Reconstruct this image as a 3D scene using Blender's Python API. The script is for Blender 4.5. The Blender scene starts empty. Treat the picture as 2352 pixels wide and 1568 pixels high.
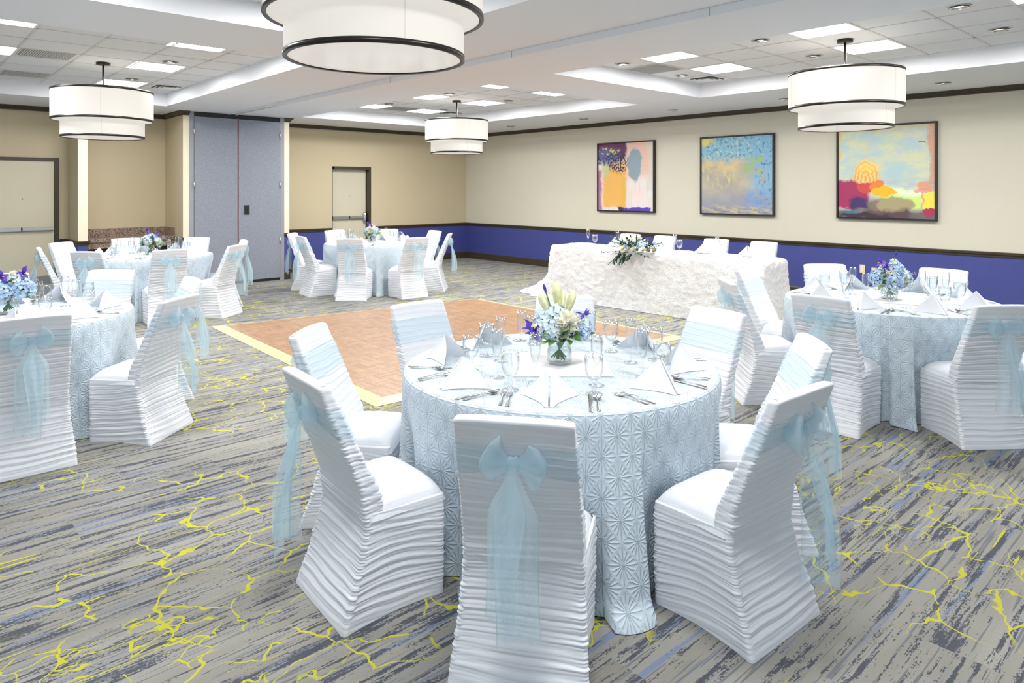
import bpy, math, random
import numpy as np
from mathutils import Vector, Matrix
SC = bpy.context.scene
COL = SC.collection
PI = math.pi
rnd = random.Random(7)

# ------------------------------------------------------------------ helpers
_T = np.random.RandomState(11).rand(64, 257, 257)
_T[:, 256, :] = _T[:, 0, :]; _T[:, :, 256] = _T[:, :, 0]
def vn(x, y, s=0):
    """value noise in -1..1"""
    x, y = np.broadcast_arrays(np.asarray(x, float), np.asarray(y, float))
    xi = np.floor(x); yi = np.floor(y); fx = x - xi; fy = y - yi
    fx = fx*fx*(3-2*fx); fy = fy*fy*(3-2*fy)
    a = xi.astype(int) % 256; b = yi.astype(int) % 256; T = _T[s % 64]
    v = (T[a, b]*(1-fx)+T[a+1, b]*fx)*(1-fy)+(T[a, b+1]*(1-fx)+T[a+1, b+1]*fx)*fy
    return v*2-1
def sstep(a, b, x):
    t = np.clip((np.asarray(x, float)-a)/(b-a), 0, 1); return t*t*(3-2*t)

class MB:
    """collects shapes and links them as ONE mesh object"""
    def __init__(s): s.v = []; s.f = []; s.m = []; s.uv = []; s.n = 0; s.xf = None
    def add(s, V, F, mi=0, uv=None):
        V = np.asarray(V, float).reshape(-1, 3)
        if s.xf is not None:
            M = np.array(s.xf); V = V @ M[:3, :3].T + M[:3, 3]
        o = s.n; s.v.append(V); s.n += len(V)
        s.f += [tuple(i+o for i in f) for f in F]; s.m += [mi]*len(F)
        s.uv.append(np.zeros((len(V), 2)) if uv is None else np.asarray(uv, float).reshape(-1, 2))
    def grid(s, P, cu=False, cv=False, mi=0, uv=None, flip=False):
        P = np.asarray(P, float); nu, nv = P.shape[:2]; F = []
        for i in range(nu if cu else nu-1):
            i2 = (i+1) % nu
            for j in range(nv if cv else nv-1):
                j2 = (j+1) % nv
                q = (i*nv+j, i2*nv+j, i2*nv+j2, i*nv+j2)
                F.append(q[::-1] if flip else q)
        s.add(P.reshape(-1, 3), F, mi, uv)
    def box(s, x0, x1, y0, y1, z0, z1, mi=0):
        V = [(x, y, z) for z in (z0, z1) for y in (y0, y1) for x in (x0, x1)]
        s.add(V, [(0, 2, 3, 1), (4, 5, 7, 6), (0, 1, 5, 4), (2, 6, 7, 3), (0, 4, 6, 2), (1, 3, 7, 5)], mi)
    def tube(s, pts, r, n=8, mi=0, cap=True):
        pts = [Vector(p) for p in pts]; rr = r if hasattr(r, '__len__') else [r]*len(pts); R = []
        for i, p in enumerate(pts):
            t = (pts[min(i+1, len(pts)-1)]-pts[max(i-1, 0)]).normalized()
            a = t.orthogonal().normalized() if i == 0 else (pa - t*pa.dot(t)).normalized()
            pa = a; b = t.cross(a)
            R.append([p+(a*math.cos(2*PI*k/n)+b*math.sin(2*PI*k/n))*rr[i] for k in range(n)])
        o = len(pts)
        F = [(i*n+k, i*n+(k+1) % n, (i+1)*n+(k+1) % n, (i+1)*n+k) for i in range(o-1) for k in range(n)]
        if cap: F += [tuple(range(n))[::-1], tuple((o-1)*n+k for k in range(n))]
        s.add([tuple(q) for ring in R for q in ring], F, mi)
    def lathe(s, prof, n=24, mi=0, c=(0, 0)):
        P = [[(c[0]+r*math.cos(2*PI*k/n), c[1]+r*math.sin(2*PI*k/n), z) for k in range(n)] for r, z in prof]
        s.grid(P, cv=True, mi=mi, flip=True)
    def disk(s, r, z, n=24, mi=0, up=True):
        V = [(r*math.cos(2*PI*k/n), r*math.sin(2*PI*k/n), z) for k in range(n)]
        s.add(V, [tuple(range(n)) if up else tuple(range(n))[::-1]], mi)
    def build(s, name, mats, parent=None, smooth=True, loc=None):
        me = bpy.data.meshes.new(name)
        V = np.concatenate(s.v); me.from_pydata(V.tolist(), [], s.f)
        for m in (mats if isinstance(mats, (list, tuple)) else [mats]): me.materials.append(m)
        me.polygons.foreach_set('material_index', s.m)
        if smooth: me.polygons.foreach_set('use_smooth', [True]*len(s.f))
        UV = np.concatenate(s.uv); l = me.uv_layers.new(name='UVMap')
        vi = np.zeros(len(me.loops), int); me.loops.foreach_get('vertex_index', vi)
        l.data.foreach_set('uv', UV[vi].astype(np.float32).ravel()); me.update()
        o = bpy.data.objects.new(name, me); COL.objects.link(o)
        if parent is not None: o.parent = parent
        if loc is not None: o.location = loc
        return o
def tag(o, label, cat, group=None):
    o['label'] = label; o['category'] = cat
    if group: o['group'] = group
    return o
def thing(name, label, cat, loc=(0, 0, 0), rz=0, group=None):
    o = bpy.data.objects.new(name, None); COL.objects.link(o); o.location = loc; o.rotation_euler = (0, 0, rz)
    o.empty_display_size = .05
    return tag(o, label, cat, group)
def struct(o): o['kind'] = 'structure'; return o
def dup(o, parent=None):
    c = o.copy(); COL.objects.link(c)
    if parent is not None: c.parent = parent
    for ch in list(o.children): dup(ch, c)
    return c
def place(proto, used, loc, rz, label, cat, group):
    """first time use the prototype itself, then copies with copies of its parts"""
    o = proto if not used else dup(proto)
    used.append(1); o.location = loc; o.rotation_euler = (0, 0, rz)
    return tag(o, label, cat, group)

# ------------------------------------------------------------------ node helper
class NT:
    def __init__(s, name):
        s.mat = bpy.data.materials.new(name); s.mat.use_nodes = True
        s.t = s.mat.node_tree; s.t.nodes.clear()
        s.out = s.n('ShaderNodeOutputMaterial')
    def n(s, t, **k):
        x = s.t.nodes.new(t)
        for a, b in k.items(): setattr(x, a, b)
        return x
    def put(s, inp, v):
        if v is None: return
        if hasattr(v, 'is_output'): s.t.links.new(v, inp)
        else:
            try: inp.default_value = v
            except Exception: inp.default_value = tuple(v)+(1,)
    def m(s, op, a, b=None, c=None, clamp=False):
        x = s.n('ShaderNodeMath', operation=op, use_clamp=clamp)
        for i, v in enumerate((a, b, c)): s.put(x.inputs[i], v)
        return x.outputs[0]
    def vm(s, op, a, b=None):
        x = s.n('ShaderNodeVectorMath', operation=op); s.put(x.inputs[0], a); s.put(x.inputs[1], b); return x.outputs[0]
    def coord(s, k='Object'): return s.n('ShaderNodeTexCoord').outputs[k]
    def sep(s, v):
        x = s.n('ShaderNodeSeparateXYZ'); s.put(x.inputs[0], v); return x.outputs
    def comb(s, x=0., y=0., z=0.):
        c = s.n('ShaderNodeCombineXYZ')
        for i, v in enumerate((x, y, z)): s.put(c.inputs[i], v)
        return c.outputs[0]
    def noise(s, v, scale=5, det=2, rough=.5, dist=0., col=False):
        x = s.n('ShaderNodeTexNoise'); s.put(x.inputs['Vector'], v)
        for k, q in (('Scale', scale), ('Detail', det), ('Roughness', rough), ('Distortion', dist)): s.put(x.inputs[k], q)
        return x.outputs['Color' if col else 'Fac']
    def white(s, v, d='3D', col=False):
        x = s.n('ShaderNodeTexWhiteNoise', noise_dimensions=d); s.put(x.inputs['W' if d == '1D' else 'Vector'], v)
        return x.outputs['Color' if col else 'Value']
    def mr(s, v, a, b, c=0., d=1., smooth=True):
        x = s.n('ShaderNodeMapRange', interpolation_type='SMOOTHSTEP' if smooth else 'LINEAR')
        for i, q in enumerate((v, a, b, c, d)): s.put(x.inputs[i], q)
        return x.outputs[0]
    def mix(s, f, a, b, mode='MIX'):
        x = s.n('ShaderNodeMix', data_type='RGBA', blend_type=mode)
        s.put(x.inputs[0], f)
        for i, v in ((6, a), (7, b)):
            s.put(x.inputs[i], tuple(v)+(1,) if isinstance(v, (tuple, list)) and len(v) == 3 else v)
        return x.outputs[2]
    def bump(s, h, strength=.3, dist=.01, nrm=None):
        x = s.n('ShaderNodeBump'); s.put(x.inputs['Strength'], strength); s.put(x.inputs['Distance'], dist); s.put(x.inputs['Height'], h)
        s.put(x.inputs['Normal'], nrm); return x.outputs[0]
    def bsdf(s, col=None, rough=.5, metal=0., nrm=None, **k):
        x = s.n('ShaderNodeBsdfPrincipled')
        s.put(x.inputs['Base Color'], tuple(col)+(1,) if isinstance(col, (tuple, list)) and len(col) == 3 else col)
        s.put(x.inputs['Roughness'], rough); s.put(x.inputs['Metallic'], metal); s.put(x.inputs['Normal'], nrm)
        for a, b in k.items(): s.put(x.inputs[a.replace('_', ' ')], b)
        return x.outputs[0]
    def ms(s, f, a, b):
        x = s.n('ShaderNodeMixShader'); s.put(x.inputs[0], f); s.put(x.inputs[1], a); s.put(x.inputs[2], b); return x.outputs[0]
    def done(s, sh): s.t.links.new(sh, s.out.inputs[0]); return s.mat
def lin(r, g, b):
    f = lambda c: (c/255/12.92 if c/255 <= .04045 else ((c/255+.055)/1.055)**2.4)
    return (f(r), f(g), f(b))
def plain(name, col, rough=.5, metal=0., bump=0., bscale=60, var=0., **k):
    t = NT(name); P = t.coord(); c = col; n = None
    if var: c = t.mix(t.noise(P, 3, 3), tuple(x*(1-var) for x in col), tuple(min(1, x*(1+var)) for x in col))
    if bump: n = t.bump(t.noise(P, bscale, 3), bump, .004)
    return t.done(t.bsdf(c, rough, metal, n, **k))
def emit(name, col, strength):
    t = NT(name); e = t.n('ShaderNodeEmission'); t.put(e.inputs[0], tuple(col)+(1,)); t.put(e.inputs[1], strength)
    return t.done(e.outputs[0])

# ------------------------------------------------------------------ materials
M = {}
def wall_mat(name, col, warm):
    t = NT(name); P = t.coord(); x, y, z = t.sep(P)
    h = t.m('ADD', x, y)
    st = t.noise(t.comb(t.m('MULTIPLY', h, 60.), 0., t.m('MULTIPLY', z, 3.)), 1, 3)
    big = t.noise(t.comb(t.m('MULTIPLY', h, .8), 0., z), 1, 1)
    c = t.mix(st, tuple(v*.955 for v in col), tuple(v*1.03 for v in col))
    c = t.mix(big, c, tuple(warm))
    return t.done(t.bsdf(c, .62, 0, t.bump(st, .08, .003)))
M['beige'] = wall_mat('wallpaper_beige', lin(194, 180, 148), lin(202, 189, 160))  # far and left walls: warm light is mixed into the tan
M['beige_lit'] = wall_mat('wallpaper_beige_lit', lin(210, 205, 187), lin(214, 210, 194))  # same wallpaper, paler: the right wall's neutral light is put into its colour
M['blue'] = plain('wainscot_blue', lin(64, 72, 140), .6, bump=.05, bscale=150, var=.06)
M['trim'] = plain('bronze_trim', lin(62, 54, 40), .38)
M['white_ceiling'] = plain('ceiling_paint', (.80, .815, .85), .9, bump=.04, bscale=90)
t = NT('ceiling_tile'); P = t.coord()
M['tile'] = t.done(t.bsdf(t.mix(t.noise(P, 260, 2), (.70, .705, .72), (.80, .805, .82)), .95, 0, t.bump(t.noise(P, 180, 3), .25, .003)))
M['tbar'] = plain('grid_bar', (.62, .62, .62), .5)
M['door'] = plain('door_paint', lin(206, 199, 176), .45, var=.03)
M['steel'] = plain('brushed_steel', (.52, .52, .5), .3, .9)
M['chrome'] = plain('chrome', (.75, .75, .76), .12, 1.)
M['bronze'] = plain('dark_bronze', (.03, .026, .024), .3, .6)
M['black'] = plain('black', (.015, .015, .017), .5)
M['grille'] = plain('vent_grey', (.3, .3, .3), .6)
t = NT('closet_fabric'); P = t.coord()
nf = t.noise(P, 160, 4, .7); M['fabric'] = t.done(t.bsdf(t.mix(t.mr(nf, .3, .7), lin(112, 117, 130), lin(166, 171, 182)), .9, 0, t.bump(nf, .3, .003)))
M['jamb'] = plain('closet_jamb', lin(150, 152, 160), .5)
M['red'] = plain('closet_seal', lin(150, 108, 104), .6)
t = NT('granite'); P = t.coord(); a = t.noise(P, 55, 5, .75); b = t.noise(P, 140, 3, .7)
c = t.mix(t.mr(a, .4, .6), lin(96, 78, 66), lin(176, 154, 136)); c = t.mix(t.mr(b, .57, .62), c, lin(48, 42, 42)); c = t.mix(t.mr(b, .36, .3), c, lin(208, 192, 176))
M['granite'] = t.done(t.bsdf(c, .18))
M['cream'] = plain('pilaster_cream', lin(236, 228, 204), .55)
M['shade'] = None
def shade(name, k):
    t = NT(name); P = t.coord('UV'); u, v, _ = t.sep(P)
    seam = t.m('LESS_THAN', t.m('ABSOLUTE', t.m('SUBTRACT', t.m('FRACT', t.m('ADD', t.m('MULTIPLY', u, 3.), .37)), .5)), .004)
    col = t.mix(seam, (1, .955, .87), (.80, .74, .66))
    e = t.n('ShaderNodeEmission'); t.put(e.inputs[0], col); t.put(e.inputs[1], k)
    d = t.bsdf((.82, .8, .75), .7)
    return t.done(t.ms(.72, d, e.outputs[0]))
M['shade'] = shade('lamp_linen', .78)
t = NT('lamp_acrylic'); e = t.n('ShaderNodeEmission'); t.put(e.inputs[0], (1, .93, .84, 1)); t.put(e.inputs[1], .74)
M['acrylic'] = t.done(t.ms(.8, t.bsdf((.8, .78, .74), .08), e.outputs[0]))
M['lamp'] = emit('troffer_lamp', (1, .985, .965), 54.)
M['lampdim'] = emit('can_lamp', (1, .96, .9), 3.)
M['mirrorcan'] = plain('can_reflector', (.8, .8, .8), .18, 1.)
M['white_enamel'] = plain('white_enamel', (.8, .8, .8), .4)

# carpet
def carpet():
    t = NT('carpet'); P = t.coord(); x, y, z = t.sep(P)
    row = t.m('FLOOR', t.m('DIVIDE', y, .31)); colx = t.m('FLOOR', t.m('ADD', t.m('DIVIDE', x, 1.24), t.m('MULTIPLY', row, .37)))
    off = t.m('MULTIPLY', t.white(t.comb(row, colx, 0.), '3D'), 9.)
    fine = t.noise(t.comb(t.m('MULTIPLY', x, 70.), t.m('MULTIPLY', y, 120.), 0.), 1, 3, .7)
    n1 = t.noise(t.comb(t.m('MULTIPLY', x, 1.15), t.m('MULTIPLY', y, 27.), off), 1, 6, .66)
    n2 = t.noise(t.comb(t.m('MULTIPLY', x, 7.), t.m('MULTIPLY', y, 46.), off), 1, 4, .65)
    v = t.m('ADD', n1, t.m('ADD', t.m('MULTIPLY', t.m('SUBTRACT', n2, .5), .55), t.m('MULTIPLY', t.m('SUBTRACT', fine, .5), .42)))
    dark = t.mr(v, .556, .574)
    base = t.mix(t.noise(t.comb(t.m('MULTIPLY', x, .9), t.m('MULTIPLY', y, 7.), off), 1, 2), lin(122, 119, 107), lin(164, 163, 159))
    thin = t.noise(t.comb(t.m('MULTIPLY', x, 2.2), t.m('MULTIPLY', y, 75.), t.m('ADD', off, 3.)), 1, 2, .5)
    c = t.mix(t.mr(thin, .585, .62), base, lin(112, 115, 120))
    bl = t.noise(t.comb(t.m('MULTIPLY', x, .6), t.m('MULTIPLY', y, 20.), t.m('ADD', off, 7.)), 1, 2, .5)
    c = t.mix(t.mr(t.m('ADD', bl, t.m('MULTIPLY', t.m('SUBTRACT', fine, .5), .16)), .60, .66), c, lin(118, 130, 156))
    c = t.mix(dark, c, t.mix(fine, lin(56, 60, 72), lin(88, 91, 100)))
    # yellow scribble
    wv = t.noise(t.comb(x, y, 0.), 2.6, 3, .6, col=True)
    wp = t.vm('ADD', t.comb(t.m('MULTIPLY', x, .8), y, 0.), t.vm('MULTIPLY', t.vm('SUBTRACT', wv, (.5, .5, .5)), (.34, .34, 0)))
    vo = t.n('ShaderNodeTexVoronoi', feature='DISTANCE_TO_EDGE', voronoi_dimensions='2D'); t.put(vo.inputs['Vector'], wp); t.put(vo.inputs['Scale'], 4.2)
    wid = t.m('ADD', t.m('MULTIPLY', t.mr(t.noise(P, 4.5, 2), .35, .75), .028), .008)
    ed = t.m('LESS_THAN', t.m('ADD', vo.outputs['Distance'], t.m('MULTIPLY', t.m('SUBTRACT', fine, .5), .045)), wid)
    area = t.mr(t.noise(t.comb(x, y, 4.), 1.05, 2, .55), .44, .50)
    frag = t.mr(t.noise(t.comb(x, y, 9.), 5.5, 2, .6), .40, .44)
    wv2 = t.noise(t.comb(x, y, 5.), 3.5, 3, .6, col=True)
    wp2 = t.vm('ADD', t.comb(t.m('MULTIPLY', x, .45), y, 3.), t.vm('MULTIPLY', t.vm('SUBTRACT', wv2, (.5, .5, .5)), (.3, .3, 0)))
    vo2 = t.n('ShaderNodeTexVoronoi', feature='DISTANCE_TO_EDGE', voronoi_dimensions='2D'); t.put(vo2.inputs['Vector'], wp2); t.put(vo2.inputs['Scale'], 9.)
    ed2 = t.m('LESS_THAN', t.m('ADD', vo2.outputs['Distance'], t.m('MULTIPLY', t.m('SUBTRACT', fine, .5), .05)), .034)
    ed2 = t.m('MULTIPLY', ed2, t.mr(t.noise(t.comb(x, y, 6.), 1.9, 2, .55), .56, .60))
    ed = t.m('MAXIMUM', ed, ed2)
    ym = t.m('MULTIPLY', ed, t.m('MULTIPLY', area, frag))
    ys = t.noise(t.comb(t.m('MULTIPLY', x, 1.6), t.m('MULTIPLY', y, 46.), t.m('ADD', off, 11.)), 1, 2, .5)
    ys = t.m('MULTIPLY', t.m('GREATER_THAN', t.m('ADD', ys, t.m('MULTIPLY', t.m('SUBTRACT', fine, .5), .1)), .685), t.mr(t.noise(t.comb(x, y, 2.), .9, 2), .42, .5))
    ym = t.m('MAXIMUM', ym, ys)
    c = t.mix(ym, c, t.mix(fine, lin(172, 170, 24), lin(202, 200, 66)))
    pile = t.noise(P, 420, 2, .6)
    c = t.mix(.22, c, t.mix(pile, (.0, .0, .0), (1, 1, 1)), 'OVERLAY')
    return t.done(t.bsdf(c, .95, 0, t.bump(pile, .5, .004)))
M['carpet'] = carpet()

def parquet():
    t = NT('parquet'); P = t.coord(); x, y, z = t.sep(P); S = .150
    cx = t.m('FLOOR', t.m('DIVIDE', x, S)); cy = t.m('FLOOR', t.m('DIVIDE', y, S))
    par = t.m('MODULO', t.m('ABSOLUTE', t.m('ADD', cx, cy)), 2.)
    w = t.m('ADD', t.m('MULTIPLY', x, par), t.m('MULTIPLY', y, t.m('SUBTRACT', 1., par)))
    l = t.m('ADD', t.m('MULTIPLY', y, par), t.m('MULTIPLY', x, t.m('SUBTRACT', 1., par)))
    si = t.m('FLOOR', t.m('DIVIDE', w, S/5)); fr = t.m('FRACT', t.m('DIVIDE', w, S/5))
    r = t.white(t.comb(t.m('ADD', cx, .5), t.m('ADD', cy, .5), si), '3D')
    gr = t.noise(t.comb(t.m('MULTIPLY', w, 160.), t.m('MULTIPLY', l, 9.), t.m('MULTIPLY', r, 30.)), 1, 3, .6)
    c = t.mix(r, lin(138, 102, 74), lin(182, 146, 116)); c = t.mix(.4, c, t.mix(gr, lin(116, 80, 52), lin(204, 168, 132)))
    gap = t.m('LESS_THAN', t.m('ABSOLUTE', t.m('SUBTRACT', fr, .5)), .46)
    ex = t.m('ABSOLUTE', t.m('SUBTRACT', t.m('FRACT', t.m('DIVIDE', x, S)), .5)); ey = t.m('ABSOLUTE', t.m('SUBTRACT', t.m('FRACT', t.m('DIVIDE', y, S)), .5))
    g2 = t.m('MULTIPLY', gap, t.m('LESS_THAN', t.m('MAXIMUM', ex, ey), .492))
    c = t.mix(g2, tuple(v*.55 for v in lin(150, 100, 60)), c)
    px = t.m('ABSOLUTE', t.m('SUBTRACT', t.m('FRACT', t.m('DIVIDE', x, .944)), .5))
    c = t.mix(t.m('GREATER_THAN', px, .4975), c, lin(200, 186, 164))
    return t.done(t.bsdf(c, .34, 0, t.bump(g2, .15, .001)))
M['parquet'] = parquet()
M['edge'] = plain('satin_gold_edge', lin(206, 192, 150), .35, 0, var=.05)

# textiles
t = NT('chair_cover'); P = t.coord(); n = t.noise(t.comb(t.m('MULTIPLY', t.sep(P)[0], 5.), t.m('MULTIPLY', t.sep(P)[1], 5.), t.m('MULTIPLY', t.sep(P)[2], 60.)), 1, 3, .6)
M['cover'] = t.done(t.bsdf((.75, .77, .82), .45, 0, t.bump(n, .3, .007), Sheen_Weight=.2))
M['napkin'] = plain('napkin_linen', (.80, .81, .85), .7, bump=.05, bscale=400)
M['linen'] = plain('white_linen', (.88, .88, .9), .6)
def organza(name, col, fac):
    t = NT(name); uv = t.coord('UV'); u, v, _ = t.sep(uv)
    hem = t.m('GREATER_THAN', t.m('ABSOLUTE', t.m('SUBTRACT', v, .5)), .482)
    lw = t.n('ShaderNodeLayerWeight'); t.put(lw.inputs[0], .35)
    f = t.m('ADD', fac, t.m('ADD', t.m('MULTIPLY', hem, .35), t.m('MULTIPLY', lw.outputs['Facing'], .25)), clamp=True)
    tr = t.n('ShaderNodeBsdfTransparent'); t.put(tr.inputs[0], (.96, .985, 1, 1))
    d = t.n('ShaderNodeBsdfDiffuse'); tl = t.n('ShaderNodeBsdfTranslucent')
    c = t.mix(hem, col, tuple(q*.82 for q in col))
    t.put(d.inputs[0], c); t.put(tl.inputs[0], c)
    return t.done(t.ms(f, tr.outputs[0], t.ms(.4, d.outputs[0], tl.outputs[0])))
M['organza'] = organza('organza_blue', lin(214, 237, 246), .33)
M['organza_band'] = organza('organza_band', lin(210, 234, 244), .15)
def pintuck():
    t = NT('pintuck_cloth'); uv = t.coord('UV'); u, v, _ = t.sep(uv); H = None
    def star(ou, ov, S):
        a = t.m('SUBTRACT', t.m('FRACT', t.m('ADD', t.m('DIVIDE', u, S), ou)), .5); b = t.m('SUBTRACT', t.m('FRACT', t.m('ADD', t.m('DIVIDE', v, S*1.25), ov)), .5)
        th = t.m('ARCTAN2', b, a); r = t.m('ADD', t.m('ABSOLUTE', a), t.m('ABSOLUTE', b))
        ray = t.m('POWER', t.m('ABSOLUTE', t.m('SINE', t.m('MULTIPLY', th, 8.))), .5)
        dia = t.m('LESS_THAN', r, .5)
        env = t.m('MULTIPLY', t.mr(r, .0, .12), t.mr(r, .5, .40))
        rim = t.mr(t.m('ABSOLUTE', t.m('SUBTRACT', r, .475)), .05, .0)
        return t.m('ADD', t.m('MULTIPLY', t.m('MULTIPLY', ray, env), dia), t.m('MULTIPLY', rim, .5))
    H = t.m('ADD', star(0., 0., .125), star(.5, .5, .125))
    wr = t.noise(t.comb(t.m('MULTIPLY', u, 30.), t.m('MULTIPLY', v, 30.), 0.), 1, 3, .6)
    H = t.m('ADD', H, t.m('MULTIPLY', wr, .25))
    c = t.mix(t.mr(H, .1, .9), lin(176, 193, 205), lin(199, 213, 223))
    return t.done(t.bsdf(c, .38, .0, t.bump(H, .6, .007)))
M['pintuck'] = pintuck()
t = NT('rosette_cloth'); P = t.coord()
wn = t.vm('ADD', P, t.vm('MULTIPLY', t.noise(P, 22, 2, col=True), (.05, .05, .05)))
vo = t.n('ShaderNodeTexVoronoi'); t.put(vo.inputs['Vector'], wn); t.put(vo.inputs['Scale'], 19.)
rg = t.m('ADD', t.m('MULTIPLY', t.m('SINE', t.m('MULTIPLY', vo.outputs['Distance'], 38.)), .5), t.noise(P, 70, 3, .7))
hh = t.m('SUBTRACT', rg, t.m('MULTIPLY', vo.outputs['Distance'], 1.2))
M['rosette'] = t.done(t.bsdf(t.mix(t.mr(hh, -.4, .8), (.90, .90, .92), (.97, .97, .97)), .55, 0, t.bump(hh, .6, .016), Sheen_Weight=.2))
def glass():
    t = NT('thin_glass'); g = t.n('ShaderNodeBsdfGlossy'); t.put(g.inputs[0], (1, 1, 1, 1)); t.put(g.inputs[1], .02)
    tr = t.n('ShaderNodeBsdfTransparent'); t.put(tr.inputs[0], (.985, .99, .99, 1))
    lw = t.n('ShaderNodeLayerWeight'); t.put(lw.inputs[0], .5)
    t.put(tr.inputs[0], t.mix(t.m('POWER', lw.outputs['Facing'], 2.5), (.985, .99, .99), (.62, .66, .70)))
    f = t.m('ADD', t.m('MULTIPLY', t.m('POWER', lw.outputs['Facing'], 2.2), .75), .045, clamp=True)
    return t.done(t.ms(f, tr.outputs[0], g.outputs[0]))
M['glass'] = glass()
t = NT('vase_water'); tr = t.n('ShaderNodeBsdfTransparent'); t.put(tr.inputs[0], (.86, .93, .93, 1)); g = t.n('ShaderNodeBsdfGlossy'); t.put(g.inputs[1], .03)
lw = t.n('ShaderNodeLayerWeight'); t.put(lw.inputs[0], .4)
M['water'] = t.done(t.ms(t.m('MULTIPLY', lw.outputs['Facing'], .35), tr.outputs[0], g.outputs[0]))
M['silver'] = plain('silverware', (.72, .71, .7), .16, 1.)
def petalmat(name, a, b, sc=26, rough=.55):
    t = NT(name); P = t.coord(); c = t.mix(t.mr(t.noise(P, sc, 2), .3, .7), a, b)
    d = t.bsdf(c, rough); tl = t.n('ShaderNodeBsdfTranslucent'); t.put(tl.inputs[0], c)
    return t.done(t.ms(.22, d, tl.outputs[0]))
M['hyd_blue'] = petalmat('hydrangea_blue', lin(158, 194, 234), lin(214, 232, 246))
M['hyd_pale'] = petalmat('hydrangea_pale', lin(196, 220, 238), lin(236, 242, 236))
M['white_petal'] = petalmat('white_petal', lin(238, 236, 214), lin(252, 250, 240))
M['cream_petal'] = petalmat('cream_petal', lin(240, 234, 214), lin(250, 246, 234))
M['purple'] = petalmat('iris_purple', lin(52, 30, 150), lin(110, 84, 206))
M['yellow'] = petalmat('iris_yellow', lin(232, 190, 40), lin(246, 222, 90))
M['lily'] = petalmat('lily_bud', lin(220, 222, 170), lin(248, 244, 212), 40)
M['leaf'] = petalmat('leaf_green', lin(44, 88, 34), lin(92, 134, 58), 30, .4)
M['leaf_light'] = petalmat('leaf_light', lin(120, 160, 60), lin(176, 200, 110), 30, .4)
M['pine'] = petalmat('spray_green', lin(28, 58, 48), lin(72, 104, 84), 30, .5)
M['stem'] = petalmat('stem_green', lin(52, 104, 40), lin(110, 156, 70), 40, .4)
M['mauve'] = petalmat('statice_mauve', lin(150, 146, 180), lin(210, 208, 224), 40)
WORLD, EXPO = 0.8, 0.16
# ------------------------------------------------------------------ room
XW, YW, ZC, ZT, YC = 10.43, 13.05, 2.94, 3.137, 12.10
def sweep(poly, prof):
    """profile (offset into the room, z) swept along an open polyline with mitred corners; room lies to the LEFT of travel"""
    P = [np.array(p, float) for p in poly]; R = []
    for i, p in enumerate(P):
        ns = []
        for a, b in ((i-1, i), (i, i+1)):
            if a >= 0 and b < len(P):
                d = P[b]-P[a]; d = d/np.linalg.norm(d); ns.append(np.array([-d[1], d[0]]))
        n = sum(ns); n = n/np.linalg.norm(n); n = n/max(.3, n.dot(ns[0]))
        R.append([(p[0]+n[0]*o, p[1]+n[1]*o, z) for o, z in prof])
    b = MB(); b.grid(R, flip=False); return b
b = MB(); b.box(-4, XW+.12, -4, YW+.12, -.08, 0); struct(b.build('floor', M['carpet'], smooth=False))
def wall(name, x0, x1, y0, y1, mats=None):
    b = MB(); b.box(x0, x1, y0, y1, 0, .81, 1); b.box(x0, x1, y0, y1, .81, ZC+.3, 0)
    return struct(b.build(name, mats or [M['beige'], M['blue']], smooth=False))
wall('wall_right', XW, XW+.12, -4, YW+.12, [M['beige_lit'], M['blue']])
wall('wall_back', 5.53, 6.89, YW, YW+.2)
wall('wall_back_right', 7.81, XW, YW, YW+.2)
b = MB(); b.box(6.89, 7.81, YW, YW+.2, 2.12, ZC+.3); struct(b.build('wall_back_top', M['beige'], smooth=False))
wall('wall_niche', 2.363, 3.69, YW, YW+.12)
wall('wall_left', -4, 2.363, YW, YW+.12)
wall('wall_wing', 2.235, 2.363, 12.3, YW)
b = MB(); b.box(2.235, 2.363, 12.294, 12.3, .84, ZC-.01); struct(b.build('trim_9', M['cream'], smooth=False))
# closet block: side pilasters, header
wall('wall_closet', 3.69, 3.79, YC, YW)
wall('wall_closet_side', 5.43, 5.53, YC, YW)
b = MB(); b.box(3.692, 3.792, YC-.006, YC, .84, ZC-.01); struct(b.build('trim_7', M['cream'], smooth=False))
b = MB(); b.box(5.43, 5.528, YC-.006, YC, .84, ZC-.01); struct(b.build('trim_8', M['cream'], smooth=False))

# ceiling with four trays
TR = [(5.6, 8.6, 6.53, 11.73), (5.6, 8.6, .28, 5.44), (.2, 3.3, 6.55, 11.63), (.2, 3.3, .28, 5.48)]
b = MB()
xs = sorted({-4, XW} | {t[i] for t in TR for i in (0, 1)}); ys = sorted({-4, YW} | {t[i] for t in TR for i in (2, 3)})
for x0, x1 in zip(xs, xs[1:]):
    for y0, y1 in zip(ys, ys[1:]):
        cx, cy = (x0+x1)/2, (y0+y1)/2
        if any(t[0] < cx < t[1] and t[2] < cy < t[3] for t in TR): continue
        b.add([(x0, y0, ZC), (x0, y1, ZC), (x1, y1, ZC), (x1, y0, ZC)], [(0, 1, 2, 3)])
for x0, x1, y0, y1 in TR:
    c = [(x0, y0), (x1, y0), (x1, y1), (x0, y1)]
    for (ax, ay), (bx, by) in zip(c, c[1:]+c[:1]):
        b.add([(ax, ay, ZC), (bx, by, ZC), (bx, by, ZT+.02), (ax, ay, ZT+.02)], [(0, 1, 2, 3)])
    b.add([(x0, y0, ZT), (x0, y1, ZT), (x1, y1, ZT), (x1, y0, ZT)], [(0, 1, 2, 3)], 1)
b.box(-4, XW, -4, YW, ZT+.12, ZT+.2)
struct(b.build('ceiling', [M['white_ceiling'], M['tile']], smooth=False))
g = MB()
PX = .5845
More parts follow.
